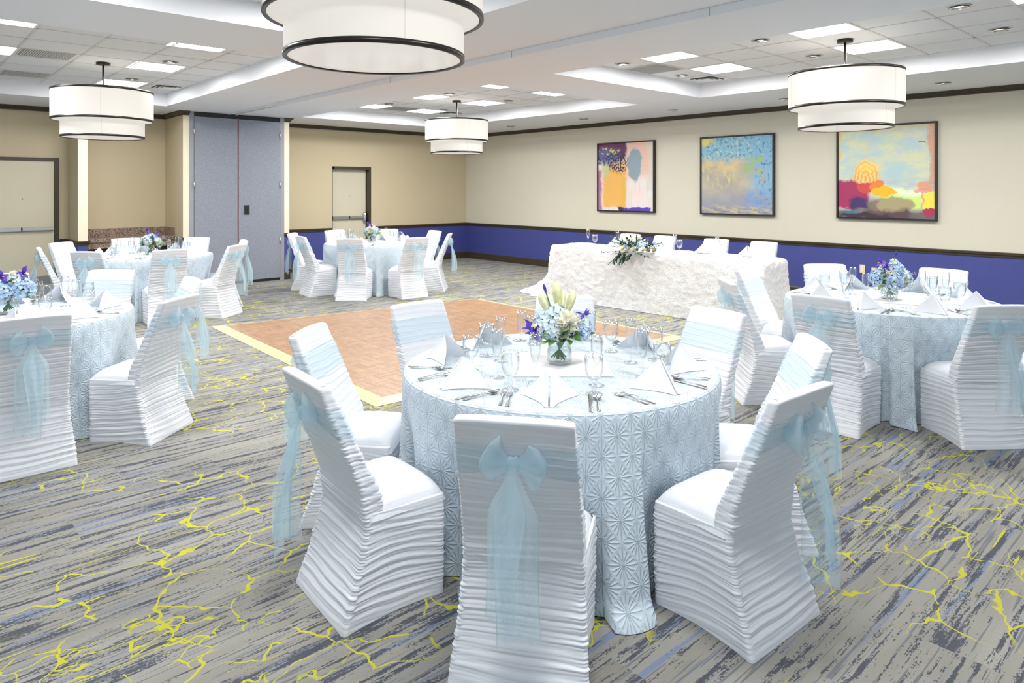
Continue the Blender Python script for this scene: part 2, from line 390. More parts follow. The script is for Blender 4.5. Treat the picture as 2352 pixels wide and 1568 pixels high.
for k, (x0, x1, y0, y1) in enumerate(TR):
    gx = [6.22+PX*i for i in range(-1, 5)] if x0 > 5 else [.49+PX*i for i in range(0, 6)]
    gy = [(1.96+PX*i) for i in range(-3, 7)] if y1 < 6 else [(7.14+PX*i) for i in range(-1, 9)]
    for q in gx:
        if x0+.02 < q < x1-.02: g.box(q-.012, q+.012, y0, y1, ZT-.004, ZT)
    for q in gy:
        if y0+.02 < q < y1-.02: g.box(x0, x1, q-.012, q+.012, ZT-.004, ZT)
struct(g.build('ceiling_grid', M['tbar'], smooth=False))
b = MB(); b.box(4.385, 4.62, -4, 10.05, 2.878, ZC-.001)
for q in (9, 6.9, 4.8, 2.7): b.box(4.3835, 4.39, q, q+.006, 2.88, ZC-.002, 1)
struct(b.build('trim_10', [M['white_ceiling'], M['grille']], smooth=False))
b = MB(); b.box(4.42, 4.45, 10.05, YC, ZC-.012, ZC-.001, 0); b.box(4.55, 4.58, 10.05, YC, ZC-.012, ZC-.001, 0); b.box(4.45, 4.55, 10.05, YC, ZC-.004, ZC-.001, 1); b.box(4.448, 4.456, 10.05, YC, ZC-.005, ZC-.0005, 2); b.box(4.544, 4.552, 10.05, YC, ZC-.005, ZC-.0005, 2)
struct(b.build('trim_11', [M['white_ceiling'], M['tbar'], M['grille']], smooth=False))

# mouldings
crown = [(.0, 2.868), (.012, 2.868), (.014, 2.884), (.03, 2.895), (.05, 2.925), (.062, 2.929), (.064, 2.9395), (0, 2.9395)]
rail = [(.0, .778), (.014, .78), (.016, .80), (.03, .815), (.034, .84), (.022, .846), (0, .846)]
base = [(.0, .145), (.008, .145), (.014, .13), (.016, .0)]
runs = [[(XW, -4), (XW, YW), (5.53, YW), (5.53, YC), (5.43, YC)], [(3.79, YC), (3.69, YC), (3.69, YW), (2.363, YW), (2.363, 12.3), (2.235, 12.3), (2.235, YW), (-4, YW)]]
for i, r in enumerate(runs): struct(sweep(r, crown).build(f'trim_{i+1}', M['trim'], smooth=False))
rr = [[(XW, -4), (XW, YW), (7.81, YW)], [(6.885, YW), (5.53, YW), (5.53, YC), (5.43, YC)], [(3.79, YC), (3.69, YC), (3.69, 12.46)], [(2.363, 12.46), (2.363, 12.3), (2.235, 12.3), (2.235, YW), (2.115, YW)]]
for i, r in enumerate(rr): struct(sweep(r, rail).build(f'trim_{i+3}', M['trim'], smooth=False))
for n, r in zip(('right', 'back', 'closet', 'left'), rr): struct(sweep(r, base).build('baseboard_'+n, M['trim'], smooth=False))

# doors (structure) with their parts
def door(n, x0, x1, top, bar_z, hinge_left, bar=(0, 1), lock=True):
    f = MB(); w = .055; YW = globals()['YW']
    if n == 2:
        f.box(x0, x0+.012, YW-.004, YW+.13, 0, top); f.box(x0+.012, x0+w, YW+.10, YW+.13, 0, top); f.box(x1-w, x1, YW-.004, YW+.13, 0, top); f.box(x0+w, x1-w, YW-.004, YW+.13, top-w, top); YW += .13
    else:
        f.box(x0, x0+w, YW-.03, YW, 0, top); f.box(x1-w, x1, YW-.03, YW, 0, top); f.box(x0+w, x1-w, YW-.03, YW, top-w, top)
    f.box(x0+w, x0+w+.012, YW-.022, YW-.004, 0, top-w); f.box(x1-w-.012, x1-w, YW-.022, YW-.004, 0, top-w)
    root = struct(f.build(f'door_{n}', M['trim'], smooth=False))
    p = MB(); p.box(x0+w, x1-w, YW-.012, YW-.002, .01, top-w); p.build('door_panel', M['door'], root, smooth=False)
    k = MB(); k.box(x0+w+.03, x1-w-.03, YW-.0135, YW-.012, .02, .28); k.build('kick_plate', M['steel'], root, smooth=False)
    q = MB(); xm = (x0+x1)/2; q.xf = Matrix.Translation((xm, YW-.012, 1.49)) @ Matrix.Rotation(PI/2, 4, 'X'); q.lathe([(0, .004), (.008, .004), (.009, 0)], 12); q.build('peephole', M['bronze'], root)
    a, c = x0+w+.01, x1-w-.02
    h = MB(); h.box(a, (a+c)/2-.02, YW-.06, YW-.012, bar_z-.03, bar_z+.03); h.box((a+c)/2-.02, (a+c)/2+.0, YW-.058, YW-.012, bar_z-.028, bar_z+.028, 1); h.box((a+c)/2, c, YW-.072, YW-.012, bar_z-.022, bar_z+.026)
    h.build('push_bar', [M['steel'], M['black']], root, smooth=False)
    if lock:
        l = MB(); l.xf = Matrix.Translation((c-.03, YW-.05, bar_z)); l.lathe([(0, -.11), (.025, -.105), (.034, -.06), (.036, .06), (.025, .105), (0, .11)], 14); l.build('latch_case', M['chrome'], root)
    return root
door(1, 1.15, 2.107, 2.14, 1.02, True, lock=False)
door(2, 6.89, 7.81, 2.12, 1.045, True)
# tall closet doors
f = MB(); f.box(3.792, 3.862, YC-.012, YC+.03, 0, ZC-.002); f.box(5.352, 5.43, YC-.012, YC+.03, 0, ZC-.002)
d3 = struct(f.build('door_3', M['jamb'], smooth=False))
b = MB(); b.box(3.862, 5.352, YC-.004, YC+.02, 2.86, ZC-.002); b.build('header_track', M['black'], d3, smooth=False)
for a, c in ((3.868, 4.578), (4.606, 5.346)):
    b = MB(); b.box(a, c, YC-.02, YC+.02, .05, 2.855); b.build('door_leaf', M['fabric'], d3, smooth=False)
b = MB(); b.box(4.58, 4.604, YC-.014, YC+.02, .05, 2.87); b.build('seal_strip', M['red'], d3, smooth=False)
b = MB(); b.box(3.868, 5.346, YC-.01, YC+.02, .0, .045); b.build('threshold', M['black'], d3, smooth=False)
for xx in (3.862, 5.352):
    for zz in (2.62, 1.72, .72):
        b = MB(); b.tube([(xx, YC-.026, zz-.06), (xx, YC-.026, zz+.06)], .012, 8); b.build('hinge', M['chrome'], d3)
b = MB(); b.box(4.70, 4.79, YC-.03, YC-.02, 1.2, 1.36); b.box(4.725, 4.742, YC-.045, YC-.03, 1.21, 1.35); b.box(4.752, 4.765, YC-.04, YC-.03, 1.21, 1.35); b.build('door_handle', M['black'], d3, smooth=False)
for xx in (3.74, 5.48):  # crown blocks on the pilasters are part of the crown run
    pass
# granite counter in the niche
r = thing('bar_counter', 'speckled brown granite counter with backsplash built into the wall niche', 'counter', (0, 0, 0))
b = MB(); b.box(2.366, 3.687, 12.45, YW-.021, .80, .86); b.build('countertop', M['granite'], r, smooth=False)
b = MB(); b.box(2.366, 3.687, YW-.02, YW-.001, .86, .99); b.box(3.667, 3.687, 12.5, YW-.02, .86, .99); b.build('backsplash', M['granite'], r, smooth=False)
b = MB(); b.box(2.366, 3.687, 12.47, YW-.021, .70, .80); b.build('apron', M['granite'], r, smooth=False)
b = MB(); b.box(2.366, 3.687, 12.52, YW-.021, 0, .70); b.build('cabinet_front', M['bronze'], r, smooth=False)
for i in range(3):
    b = MB(); x = 2.40+i*.425; b.box(x, x+.40, 12.505, 12.52, .1, .66); b.build('cabinet_door', M['bronze'], r, smooth=False)

# outlets on the blue wall
for i, (y, z) in enumerate(((3.94, .50), (3.78, .47), (3.40, .50))):
    b = MB(); b.box(XW-.008, XW-.0005, y-.036, y+.036, z-.058, z+.058)
    o = tag(b.build('wall_outlet', plain(f'outlet_{i}', lin(222, 212, 186), .4) if i == 0 else bpy.data.materials['outlet_0'], smooth=False), ['cream outlet plate farthest along the blue wall from the right edge', 'cream outlet plate just behind the flute on the blue wall', 'cream outlet plate half hidden behind the blue hydrangea bouquet'][i], 'outlet', 'outlets on the blue wainscot')
    s = MB()
    for dz in (-.024, .024): s.box(XW-.0105, XW-.008, y-.014, y+.014, z+dz-.014, z+dz+.014)
    s.build('socket', M['cream'], o, smooth=False)

# ------------------------------------------------------------------ ceiling fittings
def troffer(x, y, label):
    r = thing('ceiling_light', label, 'ceiling light', (x, y, ZT), 0, 'recessed square ceiling lights'); h = .265
    b = MB()
    for s in ((-h-.022, h+.022, -h-.022, -h), (-h-.022, h+.022, h, h+.022), (-h-.022, -h, -h, h), (h, h+.022, -h, h)): b.box(*s, -.008, -.0005)
    b.build('frame', M['white_enamel'], r, smooth=False)
    b = MB(); P = []
    xs = np.linspace(-h, h, 13)
    for X in xs: P.append([(X, Y, -.002+.0*X) for Y in np.linspace(-h, h, 3)])
    b.grid(P); b.build('diffuser', M['lamp'], r)
    b = MB(); b.box(-.02, -.012, -h, h, -.008, -.003); b.box(.012, .02, -h, h, -.008, -.003); b.build('divider', M['tbar'], r, smooth=False)
TL = [(6.5, 4.57, 'square ceiling light closest to the dark return grille in the right tray'), (7.68, 4.57, 'square ceiling light beside the angled diffuser in the right tray'), (7.68, 2.83, 'square ceiling light just behind the right pendant canopy'),
      (6.5, 2.83, 'square ceiling light in the right tray before the pendant canopy'), (6.5, 1.1, 'square ceiling light cut by the top right corner'), (7.68, 1.1, 'square ceiling light beyond the right edge of the tray'),
      (6.5, 7.42, 'near square ceiling light on the left of the middle tray'), (7.7, 7.43, 'near square ceiling light on the right of the middle tray'), (6.5, 9.15, 'square ceiling light left of the middle pendant canopy'), (7.72, 9.16, 'square ceiling light right of the middle pendant canopy'),
      (6.5, 10.85, 'far square ceiling light left of the grey return panel in the middle tray'), (7.7, 10.86, 'far square ceiling light right of the grey return panel in the middle tray'),
      (2.45, 7.43, 'near square ceiling light right of the left pendant stem'), (2.48, 9.16, 'square ceiling light beside the left pendant canopy'), (2.5, 10.88, 'far square ceiling light behind the left pendant drum'), (.78, 7.43, 'square ceiling light at the top left corner'), (.8, 9.18, 'square ceiling light cut by the left edge'),
      (.8, 1.2, 'square ceiling light above the camera'), (2.48, 1.2, 'square ceiling light above the camera to the right'), (2.48, 4.6, 'square ceiling light hidden above the big pendant'), (.8, 4.6, 'square ceiling light over the left table')]
for a in TL: troffer(*a)
def vent(x, y, w, d, label, louver):
    r = thing('ceiling_vent', label, 'vent', (x, y, ZT), 0, 'ceiling vents')
    b = MB(); b.box(-w-.012, w+.012, -d-.012, d+.012, -.006, -.0005); b.build('frame', M['tbar'], r, smooth=False)
    b = MB(); b.box(-w, w, -d, d, -.008, -.006); b.build('grille', M['grille'], r, smooth=False)
    if louver:
        b = MB()
        for q in np.arange(-w+.02, w, .022): b.box(q, q+.008, -d, d, -.011, -.008)
        b.build('slat', M['tbar'], r, smooth=False)
vent(7.1, 5.15, .25, .24, 'dark grey square return grille at the corner of the right tray', False)
vent(7.12, 10.86, .25, .24, 'dark grey square return grille in the middle tray', False)
vent(1.36, 9.14, .24, .23, 'ribbed return grille left of the left pendant, nearer one', True)
vent(1.39, 10.88, .24, .23, 'ribbed return grille left of the left pendant, farther one', True)
def diffuser(x, y, label):
    r = thing('air_diffuser', label, 'vent', (x, y, ZT), 0, 'slotted air diffusers')
    b = MB(); b.box(-.2, .2, -.2, .2, -.005, -.0005); b.build('plate', M['white_enamel'], r, smooth=False)
    for k in range(3):
        b = MB(); q = .16-.05*k; b.box(-q, q, -q, -q+.022, -.012, -.005); b.box(-q, -q+.022, -q+.022, q, -.012, -.005); b.build('louver', M['black'] if k < 2 else M['grille'], r, smooth=False)
diffuser(8.25, 5.12, 'louvered air diffuser at the far right corner of the right tray')
diffuser(8.25, 10.8, 'louvered air diffuser behind the middle pendant')
diffuser(3.08, 10.85, 'louvered air diffuser at the corner of the left tray')
def downlight(x, y, z, label):
    r = thing('downlight', label, 'downlight', (x, y, z), 0, 'round recessed downlights')
    b = MB(); b.lathe([(.088, -.001), (.09, -.006), (.072, -.007), (.07, -.001)], 24); b.build('trim_ring', M['steel'], r)
    b = MB(); b.lathe([(.07, -.002), (.062, .004), (.05, .010), (.0, .012)], 24)
    for v in b.v: v[:, 2] -= .013
    b.build('reflector', M['mirrorcan'], r)
    b = MB(); b.lathe([(0, -.006), (.02, -.005), (.03, -.003)], 12); b.build('bulb', M['lampdim'], r)
DL = [(6.54, 5.2, ZT, 'left of the dark grille in the right tray'), (7.77, 5.2, ZT, 'right of the dark grille in the right tray'), (6.52, 3.44, ZT, 'nearest the right pendant on its left'), (7.73, 3.44, ZT, 'directly behind the right pendant stem'), (6.53, 1.71, ZT, 'largest one at the top right'), (7.73, 1.69, ZT, 'at the right edge of the right tray'),
      (6.58, 8.65, ZT, 'near left of the middle tray'), (6.56, 10.37, ZT, 'far left of the middle tray'), (7.81, 8.64, ZT, 'near right of the middle tray'), (7.81, 10.44, ZT, 'behind the middle pendant stem'), (2.51, 8.69, ZT, 'right of the left pendant, nearer one'), (2.52, 10.39, ZT, 'right of the left pendant, farther one')]
DL += [(9.58, y, ZC, s) for y, s in ((2.68, 'in the soffit over the big yellow painting'), (4.68, 'in the soffit left of the right pendant'), (6.58, 'in the soffit over the blue painting'), (8.52, 'in the soffit over the purple painting'), (10.52, 'in the soffit right of the middle pendant'))]
for x, y, z, s in DL: downlight(x, y, z, 'round recessed downlight '+s)

# ------------------------------------------------------------------ pendants
def pendant():
    r = bpy.data.objects.new('pendant_lamp', None); COL.objects.link(r)
    R1, R2 = .53, .435
    b = MB(); b.lathe([(0, 0), (.075, 0), (.075, -.03), (0, -.03)], 24); b.build('canopy', M['bronze'], r)
    b = MB(); b.tube([(0, 0, -.03), (0, 0, -.56)], .011, 10); b.build('stem', M['bronze'], r)
    def drum(name, R, z0, z1):
        b = MB(); n = 72; P = [[(R*math.cos(2*PI*k/n), R*math.sin(2*PI*k/n), z) for k in range(n+1)] for z in (z0, z1)]
        b.grid(P, uv=[(k/n, q) for q in (0, 1) for k in range(n+1)]); b.build(name, M['shade'], r)
    drum('outer_shade', R1, -.357, -.692); drum('inner_shade', R2, -.55, -.892)
    for R, z in ((R1, -.357), (R1, -.692), (R2, -.892)):
        b = MB(); b.lathe([(R-.018, z), (R+.004, z), (R+.004, z+.024), (R-.004, z+.024), (R-.004, z+.004), (R-.018, z+.004), (R-.018, z)], 72); b.build('band', M['bronze'], r)
    b = MB(); b.lathe([(R1-.01, -.686), (R2+.002, -.686)], 72); b.build('upper_diffuser', M['shade'], r)
    b = MB(); b.disk(R2-.016, -.884, 72, up=False); b.build('lower_diffuser', M['acrylic'], r)
    return r
pp = pendant(); used = []
for x, y, z, l in ((1.81, 2.98, ZT+.03, 'two tier white drum pendant cut by the top edge, the biggest one'), (1.948, 9.30, ZT, 'two tier white drum pendant over the left tables'), (7.18, 9.24, ZT, 'two tier white drum pendant before the far corner, the smallest one'), (7.13, 2.86, ZT, 'two tier white drum pendant in front of the yellow painting')):
    place(pp, used, (x, y, z), 0, l, 'pendant lamp', 'two tier drum pendants')

# ------------------------------------------------------------------ paintings
def painting(n, y0, y1, z0, z1, label, mat):
    r = thing('painting', label, 'painting', (XW, (y0+y1)/2, (z0+z1)/2), 0, 'abstract canvases on the beige wall'); w = (y0-y1)/2; h = (z1-z0)/2; f = .022
    b = MB()
    for q in ((-w, w, -h, -h+f), (-w, w, h-f, h), (-w, -w+f, -h+f, h-f), (w-f, w, -h+f, h-f)): b.box(-.062, -.002, q[0], q[1], q[2], q[3])
    b.build('frame', M['black'], r, smooth=False)
    b = MB(); a, c = w-f-.004, h-f-.004
    b.add([(-.046, a, -c), (-.046, -a, -c), (-.046, -a, c), (-.046, a, c), (-.004, a, -c), (-.004, -a, -c), (-.004, -a, c), (-.004, a, c)], [(0, 3, 2, 1), (4, 5, 6, 7), (0, 1, 5, 4), (1, 2, 6, 5), (2, 3, 7, 6), (3, 0, 4, 7)], 0, [(0, 0), (1, 0), (1, 1), (0, 1)]*2)
    b.build('canvas', mat, r, smooth=False)
class Art(NT):
    def __init__(s, name):
        super().__init__(name); uv = s.coord('UV'); s.u0, s.v0, _ = s.sep(uv)
        w = s.noise(uv, 6, 3, .6, col=True); d = s.vm('MULTIPLY', s.vm('SUBTRACT', w, (.5, .5, .5)), (.14, .14, 0)); q = s.vm('ADD', uv, d)
        s.uv = uv; s.u, s.v, _ = s.sep(q); s.c = None
    def box(s, a, b, c, d, e=.03):
        m = s.m('MULTIPLY', s.mr(s.u, a-e, a+e), s.mr(s.u, b+e, b-e)); return s.m('MULTIPLY', m, s.m('MULTIPLY', s.mr(s.v, c-e, c+e), s.mr(s.v, d+e, d-e)))
    def ell(s, x, y, a, b, e=.12):
        q = s.m('SQRT', s.m('ADD', s.m('POWER', s.m('ABSOLUTE', s.m('DIVIDE', s.m('SUBTRACT', s.u, x), a)), 2.), s.m('POWER', s.m('ABSOLUTE', s.m('DIVIDE', s.m('SUBTRACT', s.v, y), b)), 2.)))
        s.q = q; return s.mr(q, 1+e, 1-e)
    def lay(s, m, col, k=1.): s.c = s.mix(s.m('MULTIPLY', m, k), s.c, lin(*col))
    def ns(s, sx, sy, a, b, det=3, z=0.): return s.mr(s.noise(s.comb(s.m('MULTIPLY', s.u0, sx), s.m('MULTIPLY', s.v0, sy), z), 1, det, .6), a, b)
    def fin(s): return s.done(s.bsdf(s.c, .5))
A = Art('art_purple'); A.c = A.mix(A.ns(3, 6, .3, .7), lin(226, 222, 222), lin(236, 214, 206))
A.lay(A.box(.5, 1.1, .5, 1.1, .1), (226, 176, 150), .8); A.lay(A.ns(30, 2, .5, .6), (206, 196, 190), .4)
A.lay(A.ell(.68, .68, .12, .24), (138, 156, 168)); A.lay(A.box(.9, 1.1, .3, 1.1), (208, 206, 196), .7)
A.lay(A.box(-.1, .06, -.1, .6), (170, 120, 150)); A.lay(A.box(.09, .52, .05, .74), (232, 178, 92)); A.lay(A.ell(.14, .64, .08, .14, .5), (176, 200, 150), .7); A.lay(A.box(.44, .52, .1, .5, .05), (214, 176, 60), .6)
A.lay(A.box(-.1, .52, .76, 1.1), (92, 26, 84)); A.lay(A.box(-.1, .4, .7, .92, .06), (92, 104, 150), .8); A.lay(A.m('MULTIPLY', A.box(.02, .42, .83, .92), A.ns(14, 12, .52, .58)), (222, 206, 90))
A.lay(A.m('MULTIPLY', A.ell(.38, .72, .18, .16, .3), A.ns(34, 26, .47, .53, 4)), (32, 34, 66)); A.lay(A.m('MULTIPLY', A.box(-.1, .3, .68, .84), A.ns(22, 22, .5, .55)), (40, 50, 96))
A.lay(A.box(.42, .97, -.1, .05, .015), (86, 66, 170)); A.lay(A.ell(.42, .04, .06, .04, .3), (58, 40, 90))
m1 = A.fin()
A = Art('art_blue'); A.c = A.mix(A.ns(3, 4, .3, .7), lin(168, 160, 150), lin(190, 184, 160))
A.lay(A.mr(A.v, .62, .8), (138, 186, 202)); A.lay(A.m('MULTIPLY', A.mr(A.v, .66, .78), A.ns(26, 22, .5, .62)), (58, 132, 178), .85); A.lay(A.m('MULTIPLY', A.mr(A.v, .6, .8), A.ns(18, 18, .56, .64, 3, 4.)), (220, 210, 190), .8)
A.lay(A.m('MULTIPLY', A.box(-.1, .6, .58, .7, .06), A.ns(8, 8, .35, .6)), (226, 194, 134), .8); A.lay(A.m('MULTIPLY', A.box(-.1, .5, .35, .6, .05), A.ns(14, 5, .52, .6)), (214, 202, 130), .7)
A.lay(A.m('MULTIPLY', A.mr(A.u, .62, .8), A.ns(9, 6, .3, .5)), (128, 178, 208), .8); A.lay(A.m('MULTIPLY', A.mr(A.u, .7, .85), A.ns(30, 18, .55, .62)), (50, 120, 178), .9)
A.lay(A.m('MULTIPLY', A.box(.6, .88, .5, .75, .03), A.ns(14, 9, .48, .56)), (150, 190, 110), .8); A.lay(A.mr(A.v, .38, .1), (136, 142, 168), .7); A.lay(A.m('MULTIPLY', A.mr(A.v, .14, .06), A.ns(7, 20, .45, .55)), (200, 184, 140), .8)
A.lay(A.m('MULTIPLY', A.ell(.8, .2, .2, .12, .5), A.ns(8, 8, .4, .6)), (104, 150, 214), .7); A.lay(A.ell(.06, .95, .12, .06, .5), (226, 208, 96), .9); A.lay(A.m('MULTIPLY', A.mr(A.v, .1, .02), A.ns(6, 60, .5, .6)), (70, 76, 84), .6)
m2 = A.fin()
A = Art('art_yellow'); A.c = A.mix(A.ns(4, 7, .35, .65), lin(178, 204, 206), lin(212, 214, 178))
A.lay(A.ns(7, 16, .55, .7, 2, 3.), (186, 196, 222), .6); A.lay(A.mr(A.v, .9, 1.), (196, 182, 140), .7); A.lay(A.box(.95, 1.1, .3, 1.1, .02), (206, 160, 134)); A.lay(A.box(-.1, .03, .6, 1.1, .01), (226, 190, 106), .8)
A.lay(A.m('MULTIPLY', A.box(.3, 1.1, .34, .42, .05), A.ns(4, 30, .4, .6)), (176, 186, 206), .7); A.lay(A.box(.45, 1.1, .1, .32, .02), (206, 234, 130)); A.lay(A.box(.5, .9, .24, .33, .03), (232, 246, 212), .9); A.lay(A.ell(.97, .18, .08, .1, .4), (246, 222, 80))
e = A.ell(.3, .44, .13, .2, .2); ring = A.m('GREATER_THAN', A.m('SINE', A.m('MULTIPLY', A.q, 24.)), -.1)
A.lay(e, (240, 206, 150), .8); A.lay(A.m('MULTIPLY', e, ring), (238, 168, 50)); A.lay(A.ell(.33, .56, .1, .07, .6), (246, 214, 96), .6)
A.lay(A.box(.3, .75, -.1, .2, .04), (128, 112, 98)); A.lay(A.ell(.62, .14, .2, .07), (168, 156, 118)); A.lay(A.ell(.1, .26, .25, .16), (166, 44, 92)); A.lay(A.ell(.3, .34, .1, .06), (206, 74, 70)); A.lay(A.ell(.42, .35, .08, .05), (232, 132, 62)); A.lay(A.ell(.5, .28, .13, .055), (240, 186, 32))
A.lay(A.box(.13, .32, .08, .22, .03), (64, 40, 96)); A.lay(A.mr(A.v, .12, .05), (76, 50, 60), .85); A.lay(A.ell(.12, .06, .07, .025), (60, 110, 150)); A.lay(A.ell(.95, .07, .05, .05), (170, 40, 84)); A.lay(A.ell(.9, .36, .07, .05), (230, 150, 100), .8); A.lay(A.ell(.9, .31, .1, .03), (230, 140, 140), .8); A.lay(A.box(.885, .9, .1, .3, .006), (226, 150, 130))
A.lay(A.m('MULTIPLY', A.box(.84, .93, .8, .81, .003), 1.), (60, 80, 90)); A.lay(A.ell(.3, .02, .3, .03), (60, 40, 50))
m3 = A.fin()
painting(1, 8.88, 7.53, 1.212, 2.54, 'framed abstract with orange block and purple top, farthest of three', m1)
painting(2, 6.575, 5.25, 1.212, 2.53, 'framed square abstract in blues and faded tan, middle of three', m2)
painting(3, 4.285, 2.98, 1.212, 2.55, 'framed abstract with yellow sky and crimson forms behind a pendant', m3)

# ------------------------------------------------------------------ dance floor
Q = np.array([(2.75, 4.53), (6.58, 4.33), (6.60, 8.02), (2.91, 8.50)])
def qp(u, v): return (Q[0]*(1-u)+Q[1]*u)*(1-v)+(Q[3]*(1-u)+Q[2]*u)*v
df = thing('dance_floor', 'square parquet dance floor panel with pale sloped edging on the carpet', 'dance floor', (4.7, 6.3, 0))
e = .032; c4 = [qp(e, e), qp(1-e, e), qp(1-e, 1-e), qp(e, 1-e)]
b = MB(); V = [(p[0]-4.7, p[1]-6.3, z) for z in (0.001, .022) for p in c4]
b.add(V, [(4, 5, 6, 7), (3, 2, 1, 0), (0, 1, 5, 4), (1, 2, 6, 5), (2, 3, 7, 6), (3, 0, 4, 7)]); b.build('parquet', M['parquet'], df, smooth=False)
o4 = [qp(0, 0), qp(1, 0), qp(1, 1), qp(0, 1)]
for i in range(4):
    j = (i+1) % 4; b = MB(); pts = [o4[i], o4[j], c4[j], c4[i]]
    V = [(p[0]-4.7, p[1]-6.3, z) for p, z in zip(pts*2, [0.001]*4+[.004, .004, .023, .023])]
    b.add(V, [(4, 5, 6, 7), (3, 2, 1, 0), (0, 1, 5, 4), (1, 2, 6, 5), (2, 3, 7, 6), (3, 0, 4, 7)]); b.build('edge_ramp', M['edge'], df, smooth=False)
# ------------------------------------------------------------------ chairs
def ip(z, Z, Vv): return np.interp(z, Z, Vv)
def _sm(Z, Vv):
    zz = np.linspace(0, .95, 96); y = np.interp(zz, Z, Vv)
    k = np.array([1, 2, 3, 4, 3, 2, 1])/16.; yp = np.pad(y, 3, mode='edge'); y = np.convolve(yp, k, 'valid')
    return lambda z: np.interp(z, zz, y)
YR = _sm([0, .15, .34, .48, .92], [-.238, -.18, -.128, -.142, -.312])
WR = _sm([0, .2, .4, .5, .92], [.236, .216, .206, .206, .193])
TH = _sm([.3, .45, .6, .92], [.085, .08, .062, .048])
def rrect(hw, hd, r, nl, ns, nc):
    """rounded rectangle: rear side first (left to right seen from behind is +x to -x); returns xy, normal, q = -1..1 along its side, side id"""
    P = []
    def side(p0, p1, n, nm, sid):
        for i in range(n):
            f = (i+.5)/n; P.append((p0[0]+(p1[0]-p0[0])*f, p0[1]+(p1[1]-p0[1])*f, nm[0], nm[1], f*2-1, sid))
    def cor(c, a0, sid, q0):
        for i in range(nc):
            a = a0+PI/2*(i+.5)/nc; P.append((c[0]+r*math.cos(a), c[1]+r*math.sin(a), math.cos(a), math.sin(a), q0, sid))
    side((-hw+r, -hd), (hw-r, -hd), nl, (0, -1), 0); cor((hw-r, -hd+r), -PI/2, 0, 1)
    side((hw, -hd+r), (hw, hd-r), ns, (1, 0), 1); cor((hw-r, hd-r), 0, 1, 1)
    side((hw-r, hd), (-hw+r, hd), nl, (0, 1), 2); cor((-hw+r, hd-r), PI/2, 2, 1)
    side((-hw, hd-r), (-hw, -hd+r), ns, (-1, 0), 3); cor((-hw+r, -hd+r), PI, 3, 1)
    return np.array(P)
def ruche(q, z, sid, seed, amp=1.):
    zz = z + .009*vn(q*.9+sid*9, z*5, seed) + .010*q*vn(sid*5.3, z*4, seed+1) + .003*vn(q*2+sid*3, z*26, seed+6)
    edge = np.exp(-(1-np.abs(q))/.35); m = .55+.45*vn(q*.9+sid*5, z*17, seed+2); m2 = .6+.4*vn(q*1.3+sid*4, z*31, seed+7)
    big = np.abs(np.sin(PI*zz/.034+seed))**.8; mid = np.abs(np.sin(PI*zz/.0165+1.5*vn(q*.5, z*9, seed+3)))**.85
    e2 = np.exp(-(1-np.abs(q))/.13); fin = np.abs(np.sin(PI*zz/.0108+3*vn(q*.4+7, z*21, seed+9)))
    return amp*(.0082*big*m + .0068*mid*m2*(.45+.55*edge) + .0034*fin*e2 - .005)
def back_ring(z, off=0., seed=3, rough=1.):
    w = float(WR(z)); t = float(TH(z)); yr = float(YR(z)); R = rrect(w, t/2, min(.011, t*.4), 34, 3, 2)
    x = R[:, 0]; y = R[:, 1]+yr+t/2 - np.where(R[:, 1] < 0, .010, .004)*(1-(x/w)**2)
    sid = R[:, 5]; q = R[:, 4]
    a = np.where(sid == 0, 1-.88*sstep(.79, .87, z), np.where(sid == 2, .55*(1-.7*sstep(.8, .88, z)), .8-.6*sstep(.82, .88, z)))
    d = ruche(q, np.full_like(q, z), sid, seed)*a*rough + off
    return np.stack([x+R[:, 2]*d, y+R[:, 3]*d, np.full_like(x, z) - .007*np.abs(x/w)**3*sstep(.6, .92, z)], 1)
